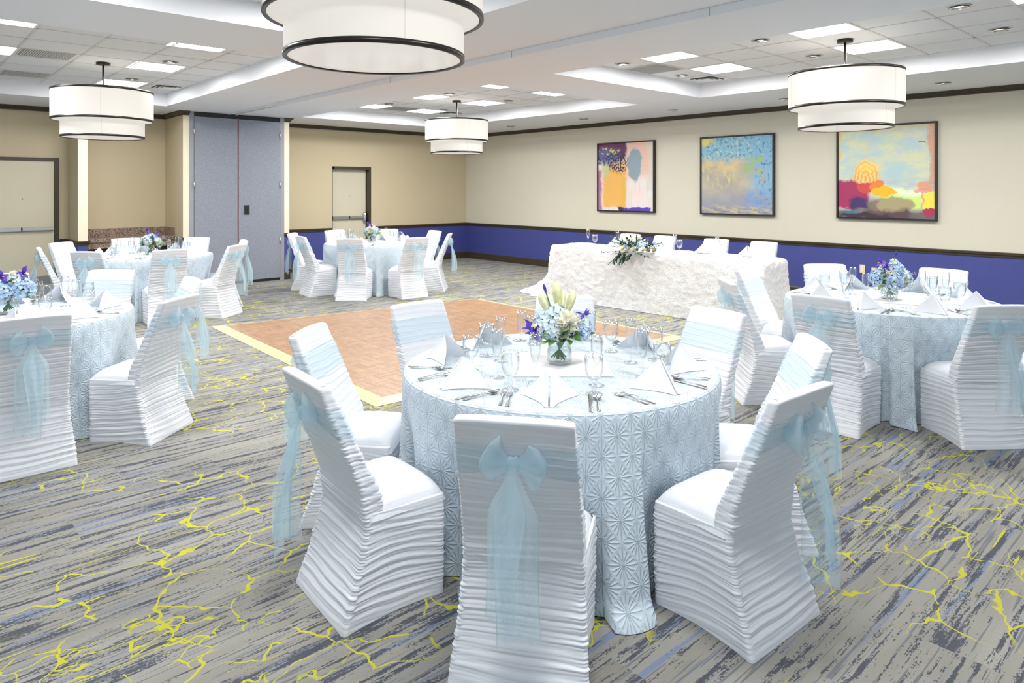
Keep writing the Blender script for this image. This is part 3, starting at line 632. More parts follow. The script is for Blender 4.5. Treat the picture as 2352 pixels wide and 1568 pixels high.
def make_chair(seed, bowseed, flip):
    r = bpy.data.objects.new('banquet_chair', None); COL.objects.link(r); r.empty_display_size = .05
    # backrest
    b = MB(); zs = np.concatenate([np.linspace(.40, .908, 205)])
    rings = [back_ring(z, 0, seed) for z in zs]
    for dz, ins in ((.005, -.001), (.009, -.004), (.012, -.010), (.0135, -.018)): rings.append(back_ring(.908, ins, seed, .3)+np.array([0, -.004*dz/.015, dz]))
    k_ = rings[-1].copy(); k_[:, 1] = np.interp(k_[:, 0], [-.2, 0, .2], [0, 0, 0])+k_[:, 1].mean(); k_[:, 2] += .0008; rings.append(k_)
    b.grid(np.array(rings), cv=True, flip=True)
    b.build('backrest', M['cover'], r)
    # seat
    b = MB(); U = np.linspace(-1, 1, 33); Vv = np.linspace(-1, 1, 33); u, v = np.meshgrid(U, Vv, indexing='ij')
    hgt = np.clip((1-np.abs(u)**4)*(1-np.abs(v)**4), 0, 1)**.42
    z = .378+.090*hgt + .003*vn(u*3, v*3, seed+8)
    b.grid(np.stack([u*.214*(1+.01*(1-hgt)), .055+v*.166, z], 2)); b.build('seat', M['cover'], r)
    # skirt
    b = MB(); rings = []
    for z in np.linspace(0, .402, 164):
        w = float(WR(z)); yr = float(YR(z)); f = sstep(.0, .42, z); yf = .215-.002*f; hd = (yf-yr)/2
        R = rrect(w, hd, .016, 40, 34, 3); sid = R[:, 5]; q = R[:, 4]
        fr = (R[:, 1]+hd)/(2*hd); x = R[:, 0]*(1-fr*(1-(.222-.006*(1-f))/w)); y = R[:, 1]+yr+hd
        a = np.where(sid == 0, 1., .9)*(.25+.75*sstep(.0, .07, z))*np.where(np.abs(q) > .82, .35+.65*sstep(.02, .09, z), 1)
        a = a*np.where(sid == 0, 1., 1-.75*sstep(.34, .39, z))
        tilt = np.where((sid == 1), q, np.where(sid == 3, -q, 0))*.02
        d = ruche(q, z+tilt, sid, seed)*a
        d = d+np.where((sid == 1) | (sid == 3), -.022*(1-q*q)*sstep(.4, .1, z)*1., 0)*(z < .4)
        rings.append(np.stack([x+R[:, 2]*d, y+R[:, 3]*d, np.full_like(x, z)+.001], 1))
    for ins in (.01, .02):
        k = rings[163].copy(); c = k.mean(0); k[:, :2] = c[:2]+(k[:, :2]-c[:2])*(1-ins*2.2); k[:, 2] += .006*ins/.01*.4; rings.append(k)
    b.grid(np.array(rings), cv=True); b.build('skirt', M['cover'], r)
    # sash band
    b = MB(); P = []; n = len(back_ring(.78)); R0 = rrect(.19, .03, .016, 34, 3, 2); sid = R0[:, 5]; q = R0[:, 4]
    s = np.exp(-(q/.55)**2)*(sid == 0)
    zc = np.where(sid == 0, .772+.006*s, .768); ht = np.where(sid == 0, .118-.075*s, .13)
    for k in range(15):
        f = k/14.; row = np.zeros((n, 3))
        for i in range(n):
            z = zc[i]+(f-.5)*ht[i]; g = back_ring(float(z), .0055 + (.003*vn(q[i]*2+20, f*7+sid[i], bowseed)+.004*s[i]*abs(vn(f*9, .5, bowseed)) if sid[i] in (0, 2) else .001), seed, .75)
            row[i] = g[i]
        P.append(row)
    b.grid(np.array(P), cv=True, uv=[(i/n, k/14.) for k in range(15) for i in range(n)])
    sash = b.build('sash', M['organza_band'], r)
    # bow: loops, knot, tails hang from the knot behind the backrest
    zk = .776; yk = float(YR(zk))-.030; fx = -1 if flip else 1
    for sgn in (-1, 1):
        b = MB(); P = []; ph = .38 if sgn*fx > 0 else .12
        for i in range(33):
            t = i/32.; a = math.sin(PI*t)**.85; wid = .018+.056*a; cx = .012+.082*a; dy = .026*math.cos(PI*t)*a; row = []
            for j in range(13):
                v = j/12.-.5; rp = .006*vn(v*9+sgn*3, t*4, bowseed+5)*a
                xx = cx*math.cos(ph*1.)*(1-.38*(2*v)**2*a) - v*wid*2*math.sin(ph)*.55; zz = cx*math.sin(ph)*.9*a + v*wid*2*math.cos(ph*.6) - .012*a
                bul = .022*(1-(2*v)**2)*a
                row.append((sgn*(xx+.012*(1-(2*v)**2)*a), yk-.006 + (dy+math.copysign(bul, dy) if abs(dy) > 1e-6 else dy)+rp-.012*a, zk+zz+rp))
            P.append(row)
        b.grid(np.array(P), uv=[(i/32., j/12.) for i in range(33) for j in range(13)]); b.build('bow_loop', M['organza'], sash)
    b = MB(); P = []
    for i in range(13):
        t = -1+2*i/12.; rr = .024*math.sqrt(max(0, 1-t**4*.8)); P.append([((rr*.75+.002*math.sin(4*a+i*.5))*math.cos(a), yk-.008+rr*.7*math.sin(a), zk+t*.026) for a in np.linspace(0, 2*PI, 17)[:-1]])
    b.grid(np.array(P), cv=True, uv=[(.5, .5)]*(13*16)); b.build('bow_knot', M['organza'], sash)
    for tl, (sx, L, tw) in enumerate(((-.020*fx, .50, .060), (.018*fx, .44, .052))):
        b = MB(); P = []; N = 40
        for i in range(N+1):
            t = i/N; w = .016+tw*sstep(0, .32, t)*(1+.10*t); row = []; dep = .004+tl*.014+.020*sstep(0, .3, t)
            for j in range(17):
                v = j/16.-.5
                fold = (.013*math.sin(v*13+2.2*vn(t*1.6, .3, bowseed+7)+tl)+.005*vn(v*8, t*5, bowseed+9))*sstep(.03, .4, t)
                tw_ = (.62 if tl else -.62)*fx*float(sstep(.1, .75, t)); row.append((sx*(t**.6)*1.6 + v*2*w*.9*math.cos(tw_), yk-.012-dep+fold - w*.9*abs(math.sin(tw_)) + v*2*w*.9*math.sin(tw_), zk-.012-L*t+.01*math.cos(v*5)*t+(.02*v*t*(1 if tl else -1))))
            P.append(row)
        b.grid(np.array(P), uv=[(i/N, j/16.) for i in range(N+1) for j in range(17)]); b.build('bow_tail', M['organza'], sash)
    return r
protos = [(make_chair(3, 21, False), []), (make_chair(12, 33, True), [])]
def chair(i, cx, cy, ang, rad, jit, label, group):
    """seated at angle ang (deg) round (cx, cy); local +y looks at the table"""
    p, used = protos[i]
    a = math.radians(ang); x = cx+rad*math.cos(a); y = cy+rad*math.sin(a)
    return place(p, used, (x, y, 0), a+PI/2+math.radians(jit), label, 'chair', group)

TB = {  # table: centre, name, seats {angle: (words, chair label)}
 'A': ((2.50, 2.385), 'front table', {-140: 'nearest', 176: 'front left', 128: 'rear left', 86: 'far left', 40: 'far middle', -8: 'far right', -50: 'rear right', -90: 'front right'}),
 'B': ((5.91, 2.03), 'right round table', {-178: 'front left', -133: 'front right', -88: 'right edge', -43: 'rear right', -2: 'far right', 47: 'far left', 93: 'rear left', 142: 'left side'}),
 'C': ((.66, 5.93), 'left edge table', {-92: 'nearest', -53: 'right front', -8: 'right rear', 49: 'far right', 84: 'far left'}),
 'D': ((2.66, 10.07), 'closet side table', {171: 'leftmost', 126: 'rear left', 86: 'far middle', 40: 'far right', -9: 'rear right', -54: 'front right', -96: 'near right', -139: 'near left'}),
 'E': ((5.98, 9.96), 'far door table', {134: 'leftmost', 176: 'front left', -136: 'near left', -90: 'near right', -44: 'rightmost', -4: 'rear right', 45: 'far right', 91: 'far left'}),
}
CH = {
 'A': {-140: 'white ruched chair with its bow to the camera, at the bottom middle', 176: 'white chair seen side on left of the front table, bow at its left', 128: 'white chair with blue band standing before the dance floor corner', 86: 'white chair facing the camera, dance floor on both sides', 40: 'white chair half hidden behind the purple and white bouquet', -8: 'white chair facing the camera at the front table before the white head table', -50: 'white chair on the right of the front table behind the other bow chair', -90: 'white chair seen from its side at lower right with bow at its right'},
 'B': {-178: 'white chair with bow at the left front of the right table', -133: 'white chair with hanging bow at the right edge, nearest there', -88: 'white chair cut by the right picture edge, only its sash shows', -43: 'white chair right of the right table outside the frame edge', -2: 'white chair facing the camera, right of the blue bouquet by the blue wall', 47: 'white chair facing the camera, left of the outlets by the blue wall', 93: 'white chair with square blue band in front of the head table end', 142: 'white chair with side bow between front and right tables'},
 'C': {-92: 'white chair with long blue bow, cut by the left picture edge', -53: 'white chair seen from behind at an angle beside the left edge table', -8: 'white chair half hidden behind the angled chair of the left edge table', 49: 'white chair facing the camera at the far right of the left edge table', 84: 'white chair behind the blue iris bouquet at the left edge'},
 'D': {171: 'white chair seen edge on before the left door', 126: 'white chair facing the room beside the left door frame', 86: 'white chair facing the camera in front of the granite counter', 40: 'white chair facing the camera in front of the closet door leaf', -9: 'white chair behind another on the closet side, sash showing', -54: 'white chair seen side on in front of the grey closet doors', -96: 'white chair with bow to the camera at the table by the closet', -139: 'white chair with bow, partly hidden by the chair in front, before the counter'},
 'E': {134: 'white chair at the closet pilaster, mostly its hanging sash showing', 176: 'white chair seen side on, leftmost seat of the far table', -136: 'white chair with bow to the camera, left one at the far table', -90: 'white chair with bow to the camera, right one at the far table', -44: 'white chair seen edge on at the right of the far table', -4: 'white chair facing left at the far table before the blue wainscot', 45: 'white chair behind the glasses right of the far bouquet', 91: 'white chair in front of the far beige door'},
}
CP = {'A': {-140: (-142.5, 1.01), 176: (174, 1.01), 128: (132.5, 1.01), 86: (88.5, .99), 40: (42, .93), -8: (-7.5, .93), -50: (-49.5, .93), -90: (-92, .97)},
 'B': {47: (47, .90), -2: (-2.5, .90), 93: (94, .90), 142: (138.5, 1.01), -178: (-181, .95), -133: (-128.5, .90), -88: (-86, .92)},
 'C': {-92: (-91.5, .92), -53: (-51, 1.02), -8: (-1.5, .93), 49: (50, 1.08), 84: (86, 1.08)},
 'D': {171: (172, .94), 126: (129, 1.06), -139: (-137.5, .93), 86: (89, 1.05), -96: (-94.5, .92), 40: (43.5, .92), -54: (-53.5, .99), -9: (-9.5, .91)},
 'E': {134: (135, 1.05), 176: (176, .92), -136: (-136, .99), 91: (91.5, .92), 45: (46, .93), -90: (-90.5, 1.05), -4: (-5, .92), -44: (-45, 1.)}}
k = 0
for T, ((cx, cy), nm, seats) in TB.items():
    for a in seats:
        if T == 'B' and a == -43: continue
        k += 1
        ca, cr = CP[T][a]; chair(k % 2, cx, cy, ca, cr, 2.*math.sin(k*3.7), CH[T][a], 'chairs around the '+nm)
for i, (y, l) in enumerate(((6.98, 'far left one, behind the cascading flowers'), (6.33, 'second from the left, right of the flowers'), (5.42, 'third from the left'), (4.70, 'rightmost one'))):
    k += 1; p, used = protos[k % 2]
    place(p, used, (8.72, y, 0), PI/2+.03*(-1)**i, 'white chair behind the head table, '+l, 'chair', 'chairs behind the head table')

# ------------------------------------------------------------------ tablecloths
def cloth(cx, cy, angs, seed, label):
    b = MB(); NT_, NR, ND = 420, 10, 44; th = np.linspace(0, 2*PI, NT_+1); R = .768; rows = []; uv = []
    lim = np.full(NT_+1, 9.)
    for a, cr in angs:
        d = (th-math.radians(a)+PI) % (2*PI)-PI; fr = cr-.232
        lim = np.where((np.abs(d) < .9) & (np.abs(np.tan(d))*fr < .248), np.minimum(lim, fr/np.cos(d)), lim)
    lim = np.minimum(lim, R+.20); lp = np.r_[lim[-7:-1], lim, lim[1:7]]
    lim = np.array([min(lp[i+5:i+8].min(), lp[i+2:i+11].mean()) for i in range(NT_+1)])
    for r in R*np.array([.002, .12, .25, .4, .55, .68, .8, .89, .94, .965, .98, .988]):
        rows.append(np.stack([r*np.cos(th), r*np.sin(th), np.full_like(th, .765)], 1)); uv.append(np.stack([r*np.cos(th), r*np.sin(th)], 1))
    for t in np.concatenate([[0, .002, .006, .012, .022], np.linspace(.04, 1, 44)]):
        z = .765-.0012-.7598*t; rc = R-.010*(1-math.exp(-t*30)) if False else R
        tt = sstep(.0, .55, t)
        fo = .5+.5*np.sin(th*10+seed+2.4*vn(th*1.3+seed, seed*1.3, seed)); deep = .55+.45*vn(th*2.1, seed+.5, seed+1)
        r_open = R+.006*math.sin(min(1, t*14)*PI/2) - float(sstep(.04, .6, t))*.150*(1-fo**.7)*deep + .016*float(sstep(.3, 1, t))*vn(th*7, t*1.5+seed, seed+2) + .05*float(sstep(.90, 1., t))*fo + .11*t**1.4*np.clip((lim-R)/.12, 0, 1)
        w_ = float(sstep(.10, .40, t)); r = r_open+(np.minimum(r_open, lim)-r_open)*w_
        rim = .007*(1-math.sqrt(min(1, t*60)))
        r = r-rim
        rows.append(np.stack([r*np.cos(th), r*np.sin(th), np.full_like(th, z)], 1)); uv.append(np.stack([th*.79, np.full_like(th, .775+.76*t)], 1))
    b.grid(np.array(rows)[:, :, :], uv=np.concatenate(uv), flip=True)
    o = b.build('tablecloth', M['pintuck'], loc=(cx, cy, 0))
    return tag(o, label, 'tablecloth', 'pintucked cloths on the round tables')
CL = {'A': 'pale blue pintucked cloth to the floor on the front round table', 'B': 'pale blue pintucked cloth on the round table by the wall outlets', 'C': 'pale blue pintucked cloth on the round table cut by the left edge', 'D': 'pale blue pintucked cloth on the round table by the grey closet', 'E': 'pale blue pintucked cloth on the round table near the far door'}
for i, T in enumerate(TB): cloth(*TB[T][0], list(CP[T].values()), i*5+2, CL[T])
sq = MB(); sq.box(-.235, .235, -.235, .235, 0, .004)
sq = sq.build('linen_square', M['linen'], smooth=False); us = []
for T, a in (('A', 48), ('B', 20), ('C', 40), ('D', 10), ('E', 60)):
    (cx, cy), nm, _ = TB[T]
    place(sq, us, (cx, cy, .766), math.radians(a), 'flat white linen square under the vase on the '+nm, 'linen square', 'linen squares under the vases')

# ------------------------------------------------------------------ table settings
def napkin():
    b = MB(); A = np.array([0, -.015, .128]); F = np.array([0, .10, 0.])
    for s in (-1, 1):
        P = []
        for j in range(15):
            v = j/14.*.985; row = []
            prof = [(u, 1) for u in np.linspace(1, 0, 19)**1.5]+[(u, -1) for u in np.linspace(0, 1, 19)**1.5]
            for u, sd in prof:
                Bc = np.array([s*(.011+.112*u**1.5), .10-.185*u, 0.]); tg = np.array([s*.168*u**.5, -.185, 0.]); tg /= np.linalg.norm(tg); nrm = np.array([tg[1], -tg[0], 0.])*(-s)
                th = (.004+.0075*math.exp(-u*6))*(1-.5*v); rd = math.sqrt(max(0, 1-max(0, 1-u/.07)**2)) if u < .07 else 1.
                p = (Bc+nrm*(sd*th*rd))*(1-v)+(A+nrm*(sd*th*rd)*.4+np.array([s*.006, 0, 0]))*v
                p = p-nrm*.010*math.sin(PI*v)*u + np.array([0, 0, .001]); row.append(p)
            P.append(row)
        b.grid(np.array(P), flip=(s > 0))
    return b.build('napkin', M['napkin'])
def flute():
    b = MB(); b.lathe([(.0005, .003), (.034, .002), (.0345, .0005), (.034, .0035), (.012, .006), (.005, .014), (.0042, .05), (.0050, .075), (.0095, .088), (.019, .115), (.0255, .155), (.0265, .19), (.0245, .224), (.0238, .224), (.0256, .19), (.0246, .155), (.018, .117), (.006, .094), (.0005, .092)], 20)
    o = b.build('champagne_flute', M['glass']); return o
def goblet():
    b = MB(); b.lathe([(.0005, .003), (.036, .002), (.0365, .0005), (.036, .004), (.014, .008), (.0075, .018), (.0085, .026), (.0125, .033), (.0085, .040), (.0075, .048), (.012, .056), (.028, .072), (.0385, .10), (.0405, .125), (.0385, .168), (.0378, .168), (.0396, .125), (.0375, .10), (.027, .0735), (.01, .060), (.0005, .058)], 20)
    return b.build('water_goblet', M['glass'])
def strip(b, pts, n=6):
    """flat tapering bar: pts = (y, halfwidth, z, x)"""
    P = []
    for y, w, z, x in pts: P.append([(x+w*math.cos(a), y, z+.0016*math.sin(a)+.0016) for a in np.linspace(0, 2*PI, 9)[:-1]])
    b.grid(np.array(P), cv=True, flip=True); m = len(pts); o = b.n-m*8
    b.f += [tuple(o+i for i in range(8)), tuple(o+(m-1)*8+i for i in range(8))[::-1]]; b.m += [0, 0]
def fork():
    b = MB(); strip(b, [(-.095, .004, .001, 0), (-.09, .0085, .001, 0), (-.05, .0065, .003, 0), (.02, .0032, .008, 0), (.035, .005, .007, 0), (.05, .0115, .003, 0), (.058, .0125, .002, 0)])
    for x in (-.0095, -.0032, .0032, .0095): strip(b, [(.056, .0024, .002, x), (.075, .0018, .002, x), (.098, .0008, .006, x)])
    return b.build('fork', M['silver'])
def knife():
    b = MB(); strip(b, [(-.115, .005, 0, 0), (-.11, .0085, 0, 0), (-.06, .0078, .002, 0), (.0, .006, .002, 0), (.005, .0085, .001, .001), (.08, .0095, .0005, .001), (.11, .006, .0005, -.001), (.118, .001, .0005, -.004)])
    return b.build('table_knife', M['silver'])
def spoon():
    b = MB(); strip(b, [(-.095, .004, .001, 0), (-.09, .0085, .001, 0), (-.05, .006, .003, 0), (.03, .003, .007, 0), (.04, .004, .006, 0)])
    P = []
    for i in range(9):
        f = i/8.; w = .019*math.sin(PI*(.06+.94*f)**.8)+.0006; P.append([(w*math.cos(a), .036+.058*f, .0015+.006*(1-math.sin(PI*f))+.007*(math.cos(a)**2)-.0006*(k_ == 0)) for k_, a in enumerate(np.linspace(0, PI, 9))])
    b.grid(np.array(P)); b.grid(np.array(P)+np.array([0, 0, .0012]), flip=True)
    return b.build('spoon', M['silver'])
PR = {'napkin': (napkin(), []), 'flute': (flute(), []), 'goblet': (goblet(), []), 'fork': (fork(), []), 'knife': (knife(), []), 'spoon': (spoon(), [])}
CAT = {'napkin': 'napkin', 'flute': 'flute', 'goblet': 'glass', 'fork': 'fork', 'knife': 'knife', 'spoon': 'spoon'}
TXT = {'napkin': 'white tent folded napkin', 'flute': 'empty champagne flute', 'goblet': 'empty water goblet', 'fork': 'silver fork', 'knife': 'silver table knife', 'spoon': 'silver spoon'}
ZTB = .7665
def item(kind, T, r, ang, rot, where, extra=''):
    (cx, cy), nm, _ = TB[T]; a = math.radians(ang); p, used = PR[kind]
    return place(p, used, (cx+r*math.cos(a), cy+r*math.sin(a), ZTB), rot, (extra+' ' if extra else '')+f'{TXT[kind]} at the {where} seat of the {nm}', CAT[kind], f'{CAT[kind]}s on the {nm}')
FL = {'A': {-140: (-112, .40), -90: (-75, .44), -50: (-38, .36), -8: (10, .30), 176: (206, .36), 128: (176, .39), 86: (126, .30), 40: (84, .31)},
      'B': {-133: (-108, .36), -178: (-146, .42), -43: (-34, .29), -2: (28, .33), 47: (81, .30), 93: (122, .33), 142: (168, .31), -88: (-52, .41)},
      'C': {-92: (-60, .36), -53: (-16, .40), -8: (19, .38), 49: (78, .36), 84: (118, .34)}}
GO = {'A': {-140: (-120, .52), -90: (-74, .53), -50: (-33, .50), -8: (0, .40), 176: (199, .51), 128: (153, .45), 86: (112, .41), 40: (62, .46)},
      'B': {-133: (-116, .50), -178: (-160, .53), -88: (-78, .47), -2: (14, .50), 47: (64, .48), 93: (108, .47), 142: (164, .49)},
      'C': {-92: (-72, .48), -53: (-35, .52), -8: (8, .50), 49: (61, .46), 84: (104, .45)}}
for T in TB:
    (cx, cy), nm, seats = TB[T]; q = 0
    for a, w in seats.items():
        q += 1; out = math.radians(a)-PI/2     # local +y points outwards to the diner
        j = math.radians(14*math.sin(q*5.1+ord(T)))
        nr = .60 if T in 'ABC' else .60
        item('napkin', T, nr, a+2*math.sin(q*3.3), out+j*(.3 if q == 1 else 1.2), w)
        fa, fr = FL.get(T, {}).get(a, (a+25+3*math.sin(q), .37)); item('flute', T, fr, fa, 0, w)
        ga, gr = GO.get(T, {}).get(a, (a+19+2*math.sin(q*2), .47)); item('goblet', T, gr, ga, 0, w)
        if T in 'ABC' or a in (-96, -139, -136, -90):
            inn = out+PI
            for n_, (dx, e) in enumerate(((-.20, 'outer'), (-.17, 'inner'))):
                px, py = dx, .60+.012*n_; ang = a-math.degrees(math.atan2(px, py)); item('fork', T, math.hypot(px, py), a+math.degrees(math.atan2(px, py)), inn+j*.3, w, e)
                if T not in 'ABC': break
            px, py = .165, .62; item('knife', T, math.hypot(px, py), a+math.degrees(math.atan2(px, py)), inn+j*.25, w)
            if T in 'ABC': px, py = .195, .62; item('spoon', T, math.hypot(px, py), a+math.degrees(math.atan2(px, py)), inn+j*.3, w)
# head table settings
def hitem(kind, x, y, rot, where):
    p, used = PR[kind]; place(p, used, (x, y, .806), rot, f'{TXT[kind]} on the white head table, {where}', CAT[kind], f'{CAT[kind]}s on the head table')
HP = ['far left setting', 'setting behind the flowers', 'third setting', 'right setting']
for i, (fy, gy, ny, fx) in enumerate(((6.976, 6.70, 6.52, 7.94), (6.351, 6.16, 5.98, 7.87), (5.42, 5.24, 5.02, 7.94), (4.732, 4.58, 4.40, 7.86))):
    hitem('flute', fx, fy, 0, HP[i]); hitem('goblet', 7.78, gy, 0, HP[i]); hitem('napkin', 8.02, ny, PI/2+.6, HP[i])

# ------------------------------------------------------------------ head table cloth
def head():
    X0, X1, Y0, Y1, Z = 7.56, 8.24, 3.98, 7.42, .795; b = MB(); cx, cy = (X0+X1)/2, (Y0+Y1)/2
    prof = [(0., Z)]; n = 320
    R = rrect((X1-X0)/2, (Y1-Y0)/2, .05, 34, 120, 5); xs, ys, nx, ny = R[:, 0], R[:, 1], R[:, 2], R[:, 3]
    per = np.cumsum(np.r_[0, np.hypot(np.diff(xs), np.diff(ys))])
    rows = []
    for f in np.linspace(.02, 1, 26)[:-1]:
        x = xs*f if False else np.sign(xs)*np.maximum(np.abs(xs)-(1-f)*.34, 0); y = np.sign(ys)*np.maximum(np.abs(ys)-(1-f)*.34, 0)
        z = Z+.006*vn(x*9+40, y*9+40, 5)+.004*vn(x*22+9, y*22+9, 6)-.02*(f > .93)*(f-.93)/.07
        rows.append(np.stack([x, y, z], 1))
    for t in np.linspace(0, 1, 48):
        z = (Z-.03)*(1-t)+.004; fl = vn(per*2.6, t*.8+7, 8); side = (np.abs(ny) > .7)
        d = .012*math.sin(min(1, t*10)*PI/2)+.007*vn(per*11, z*11, 7)+.008*vn(per*30, z*30, 9)+ t*(.05+.05*fl*np.where(side, 2.0, .6)) + np.where(side & (ys > 0), .20*sstep(.5, 1, t), 0) + np.where(side & (ys < 0), .09*sstep(.3, 1., t), 0)
        rows.append(np.stack([xs+nx*d, ys+ny*d, np.full_like(xs, z)], 1))
    b.grid(np.array(rows), cv=True)
    o = b.build('tablecloth', M['rosette'], loc=(cx, cy, 0)); tag(o, 'white rosette cloth covering the long head table along the blue wall', 'tablecloth')
    # gathered train lying on the carpet at the left end
    b = MB(); P = []
    for i in range(31):
        u = i/30.; row = []
        for j in range(64):
            a = 2*PI*j/64; ex = .36*(1+.16*math.cos(3*a+1)+.05*math.cos(7*a)); ey = .40*(1+.12*math.cos(2*a))
            x = -.08+ex*u*math.cos(a); y = (Y1-cy)+.40+ey*u*math.sin(a); e = max(0, 1-u*u)
            h = (.10+.22*max(0, -(y-(Y1-cy)-.55))/.5)*e**.55 + (.035*vn(x*7+3, y*7, 12)+.016*vn(x*19, y*19, 13))*e**.4
            row.append((x, y, max(.004, h)))
        P.append(row)
    P = [[tuple(q) for q in r_] for r_ in P]
    b.grid(np.array(P), cv=True); b.build('train', M['rosette'], o)
    return o
head()

# ------------------------------------------------------------------ flowers
def fib(n, R, top=-1.):
    P = []
    for i in range(n):
        z = 1-(1-top)*(i+.5)/n; a = i*2.399963; r = math.sqrt(1-z*z); P.append(Vector((r*math.cos(a), r*math.sin(a), z))*R)
    return P
def frame(d, spin=0.):
    d = d.normalized(); a = d.orthogonal().normalized(); M3 = Matrix((a, d.cross(a), d)).transposed().to_4x4(); return M3 @ Matrix.Rotation(spin, 4, 'Z')
def petal(b, L, W, cup=.2, up=.0, n=4, mi=0, tip=.0):
    P = []
    for i in range(n+1):
        t = i/n; w = W*math.sin(PI*min(1, (.12+.88*t)**.8*.93+.04))+.0004
        P.append([(L*t*math.cos(up), w*s, L*t*math.sin(up)+cup*L*t*t+cup*.5*W*(s*s)+tip*t*t*t) for s in (-1, -.45, 0, .45, 1)])
    b.grid(np.array(P), mi=mi)
def hyd_mesh(b, R, n, seed):
    rr = random.Random(seed)
    for p in fib(n, R, -.35):
        q = p*(1+rr.uniform(-.08, .08)); F = Matrix.Translation(q) @ frame(p+Vector((rr.uniform(-.3, .3), rr.uniform(-.3, .3), rr.uniform(-.3, .3)))*R, rr.uniform(0, 6))
        for k in range(4):
            b.xf = F @ Matrix.Rotation(k*PI/2, 4, 'Z'); petal(b, R*.30, R*.17, .15, .1, 3)
    b.xf = None
def rose_mesh(b, R, seed, layers=5):
    rr = random.Random(seed)
    for l in range(layers):
        f = (l+1)/layers; n = 3+l
        for k in range(n):
            b.xf = Matrix.Rotation(2*PI*(k+rr.random()*.4)/n+l, 4, 'Z') @ Matrix.Translation((R*.12*f, 0, -R*.5*f))
            petal(b, R*1.25, R*.62*(.5+.5*f), .25*f, 1.35-.75*f, 4)
    b.xf = None
def ruffle(b, R, seed):
    rr = random.Random(seed)
    for p in fib(70, R*.35, -.3):
        b.xf = Matrix.Translation(p) @ frame(p+Vector((rr.uniform(-.4, .4),)*3)*R*.4, rr.uniform(0, 6)) @ Matrix.Rotation(-1.1, 4, 'Y'); petal(b, R*.72, R*.26, .3, .1, 3)
    b.xf = None
def iris_mesh(b, s):
    for k in range(3):
        b.xf = Matrix.Rotation(k*2.094, 4, 'Z'); petal(b, .062*s, .020*s, -.75, .35, 6, 0); 
        b.xf = Matrix.Rotation(k*2.094, 4, 'Z') @ Matrix.Translation((.010*s, 0, .007*s)); petal(b, .022*s, .006*s, -.1, .25, 3, 1)
        b.xf = Matrix.Rotation(k*2.094+1.047, 4, 'Z'); petal(b, .058*s, .013*s, -.1, 1.15, 5, 0)
    b.xf = None
def leaf(b, L, W, bend, mi=0):
    P = []
    for i in range(7):
        t = i/6.; w = W*math.sin(PI*t**.8)+.0006; P.append([(w*s, L*t*math.cos(bend*t), L*t*math.sin(bend*t)*.9+.25*w*abs(s)) for s in (-1, 0, 1)])
    b.grid(np.array(P), mi=mi)
def bud(b, L, W, mi=0):
    prof = [(W*.45, 0), (W*.8, L*.2), (W, L*.5), (W*.92, L*.75), (W*.5, L*.94), (.001, L)]
    P = [[(r*(1+.13*math.cos(3*a))*math.cos(a), r*(1+.13*math.cos(3*a))*math.sin(a), z) for a in np.linspace(0, 2*PI, 19)[:-1]] for r, z in prof]
    b.grid(np.array(P), cv=True, mi=mi, flip=True)
def orient(v, loc): return Matrix.Translation(loc) @ frame(Vector(v))
VZ = .115
def vase(T, label):
    (cx, cy), nm, _ = TB[T]
    b = MB(); b.lathe([(.0005, .002), (.052, .002), (.061, .012), (.064, .035), (.060, .07), (.050, .10), (.050, .113), (.053, .118), (.0515, .118), (.0485, .112), (.0485, .10), (.058, .07), (.062, .035), (.058, .013), (.0005, .007)], 28)
    o = tag(b.build('glass_vase', M['glass'], loc=(cx, cy, .7705)), label, 'vase', 'glass vases with bouquets')
    b = MB(); b.lathe([(.0005, .009), (.055, .014), (.0605, .035), (.057, .065), (.0545, .075), (.0005, .075)], 24); b.build('water', M['water'], o)
def part(parent, name, mat, fn):
    b = MB(); fn(b); b.xf = None; return b.build(name, mat, parent)
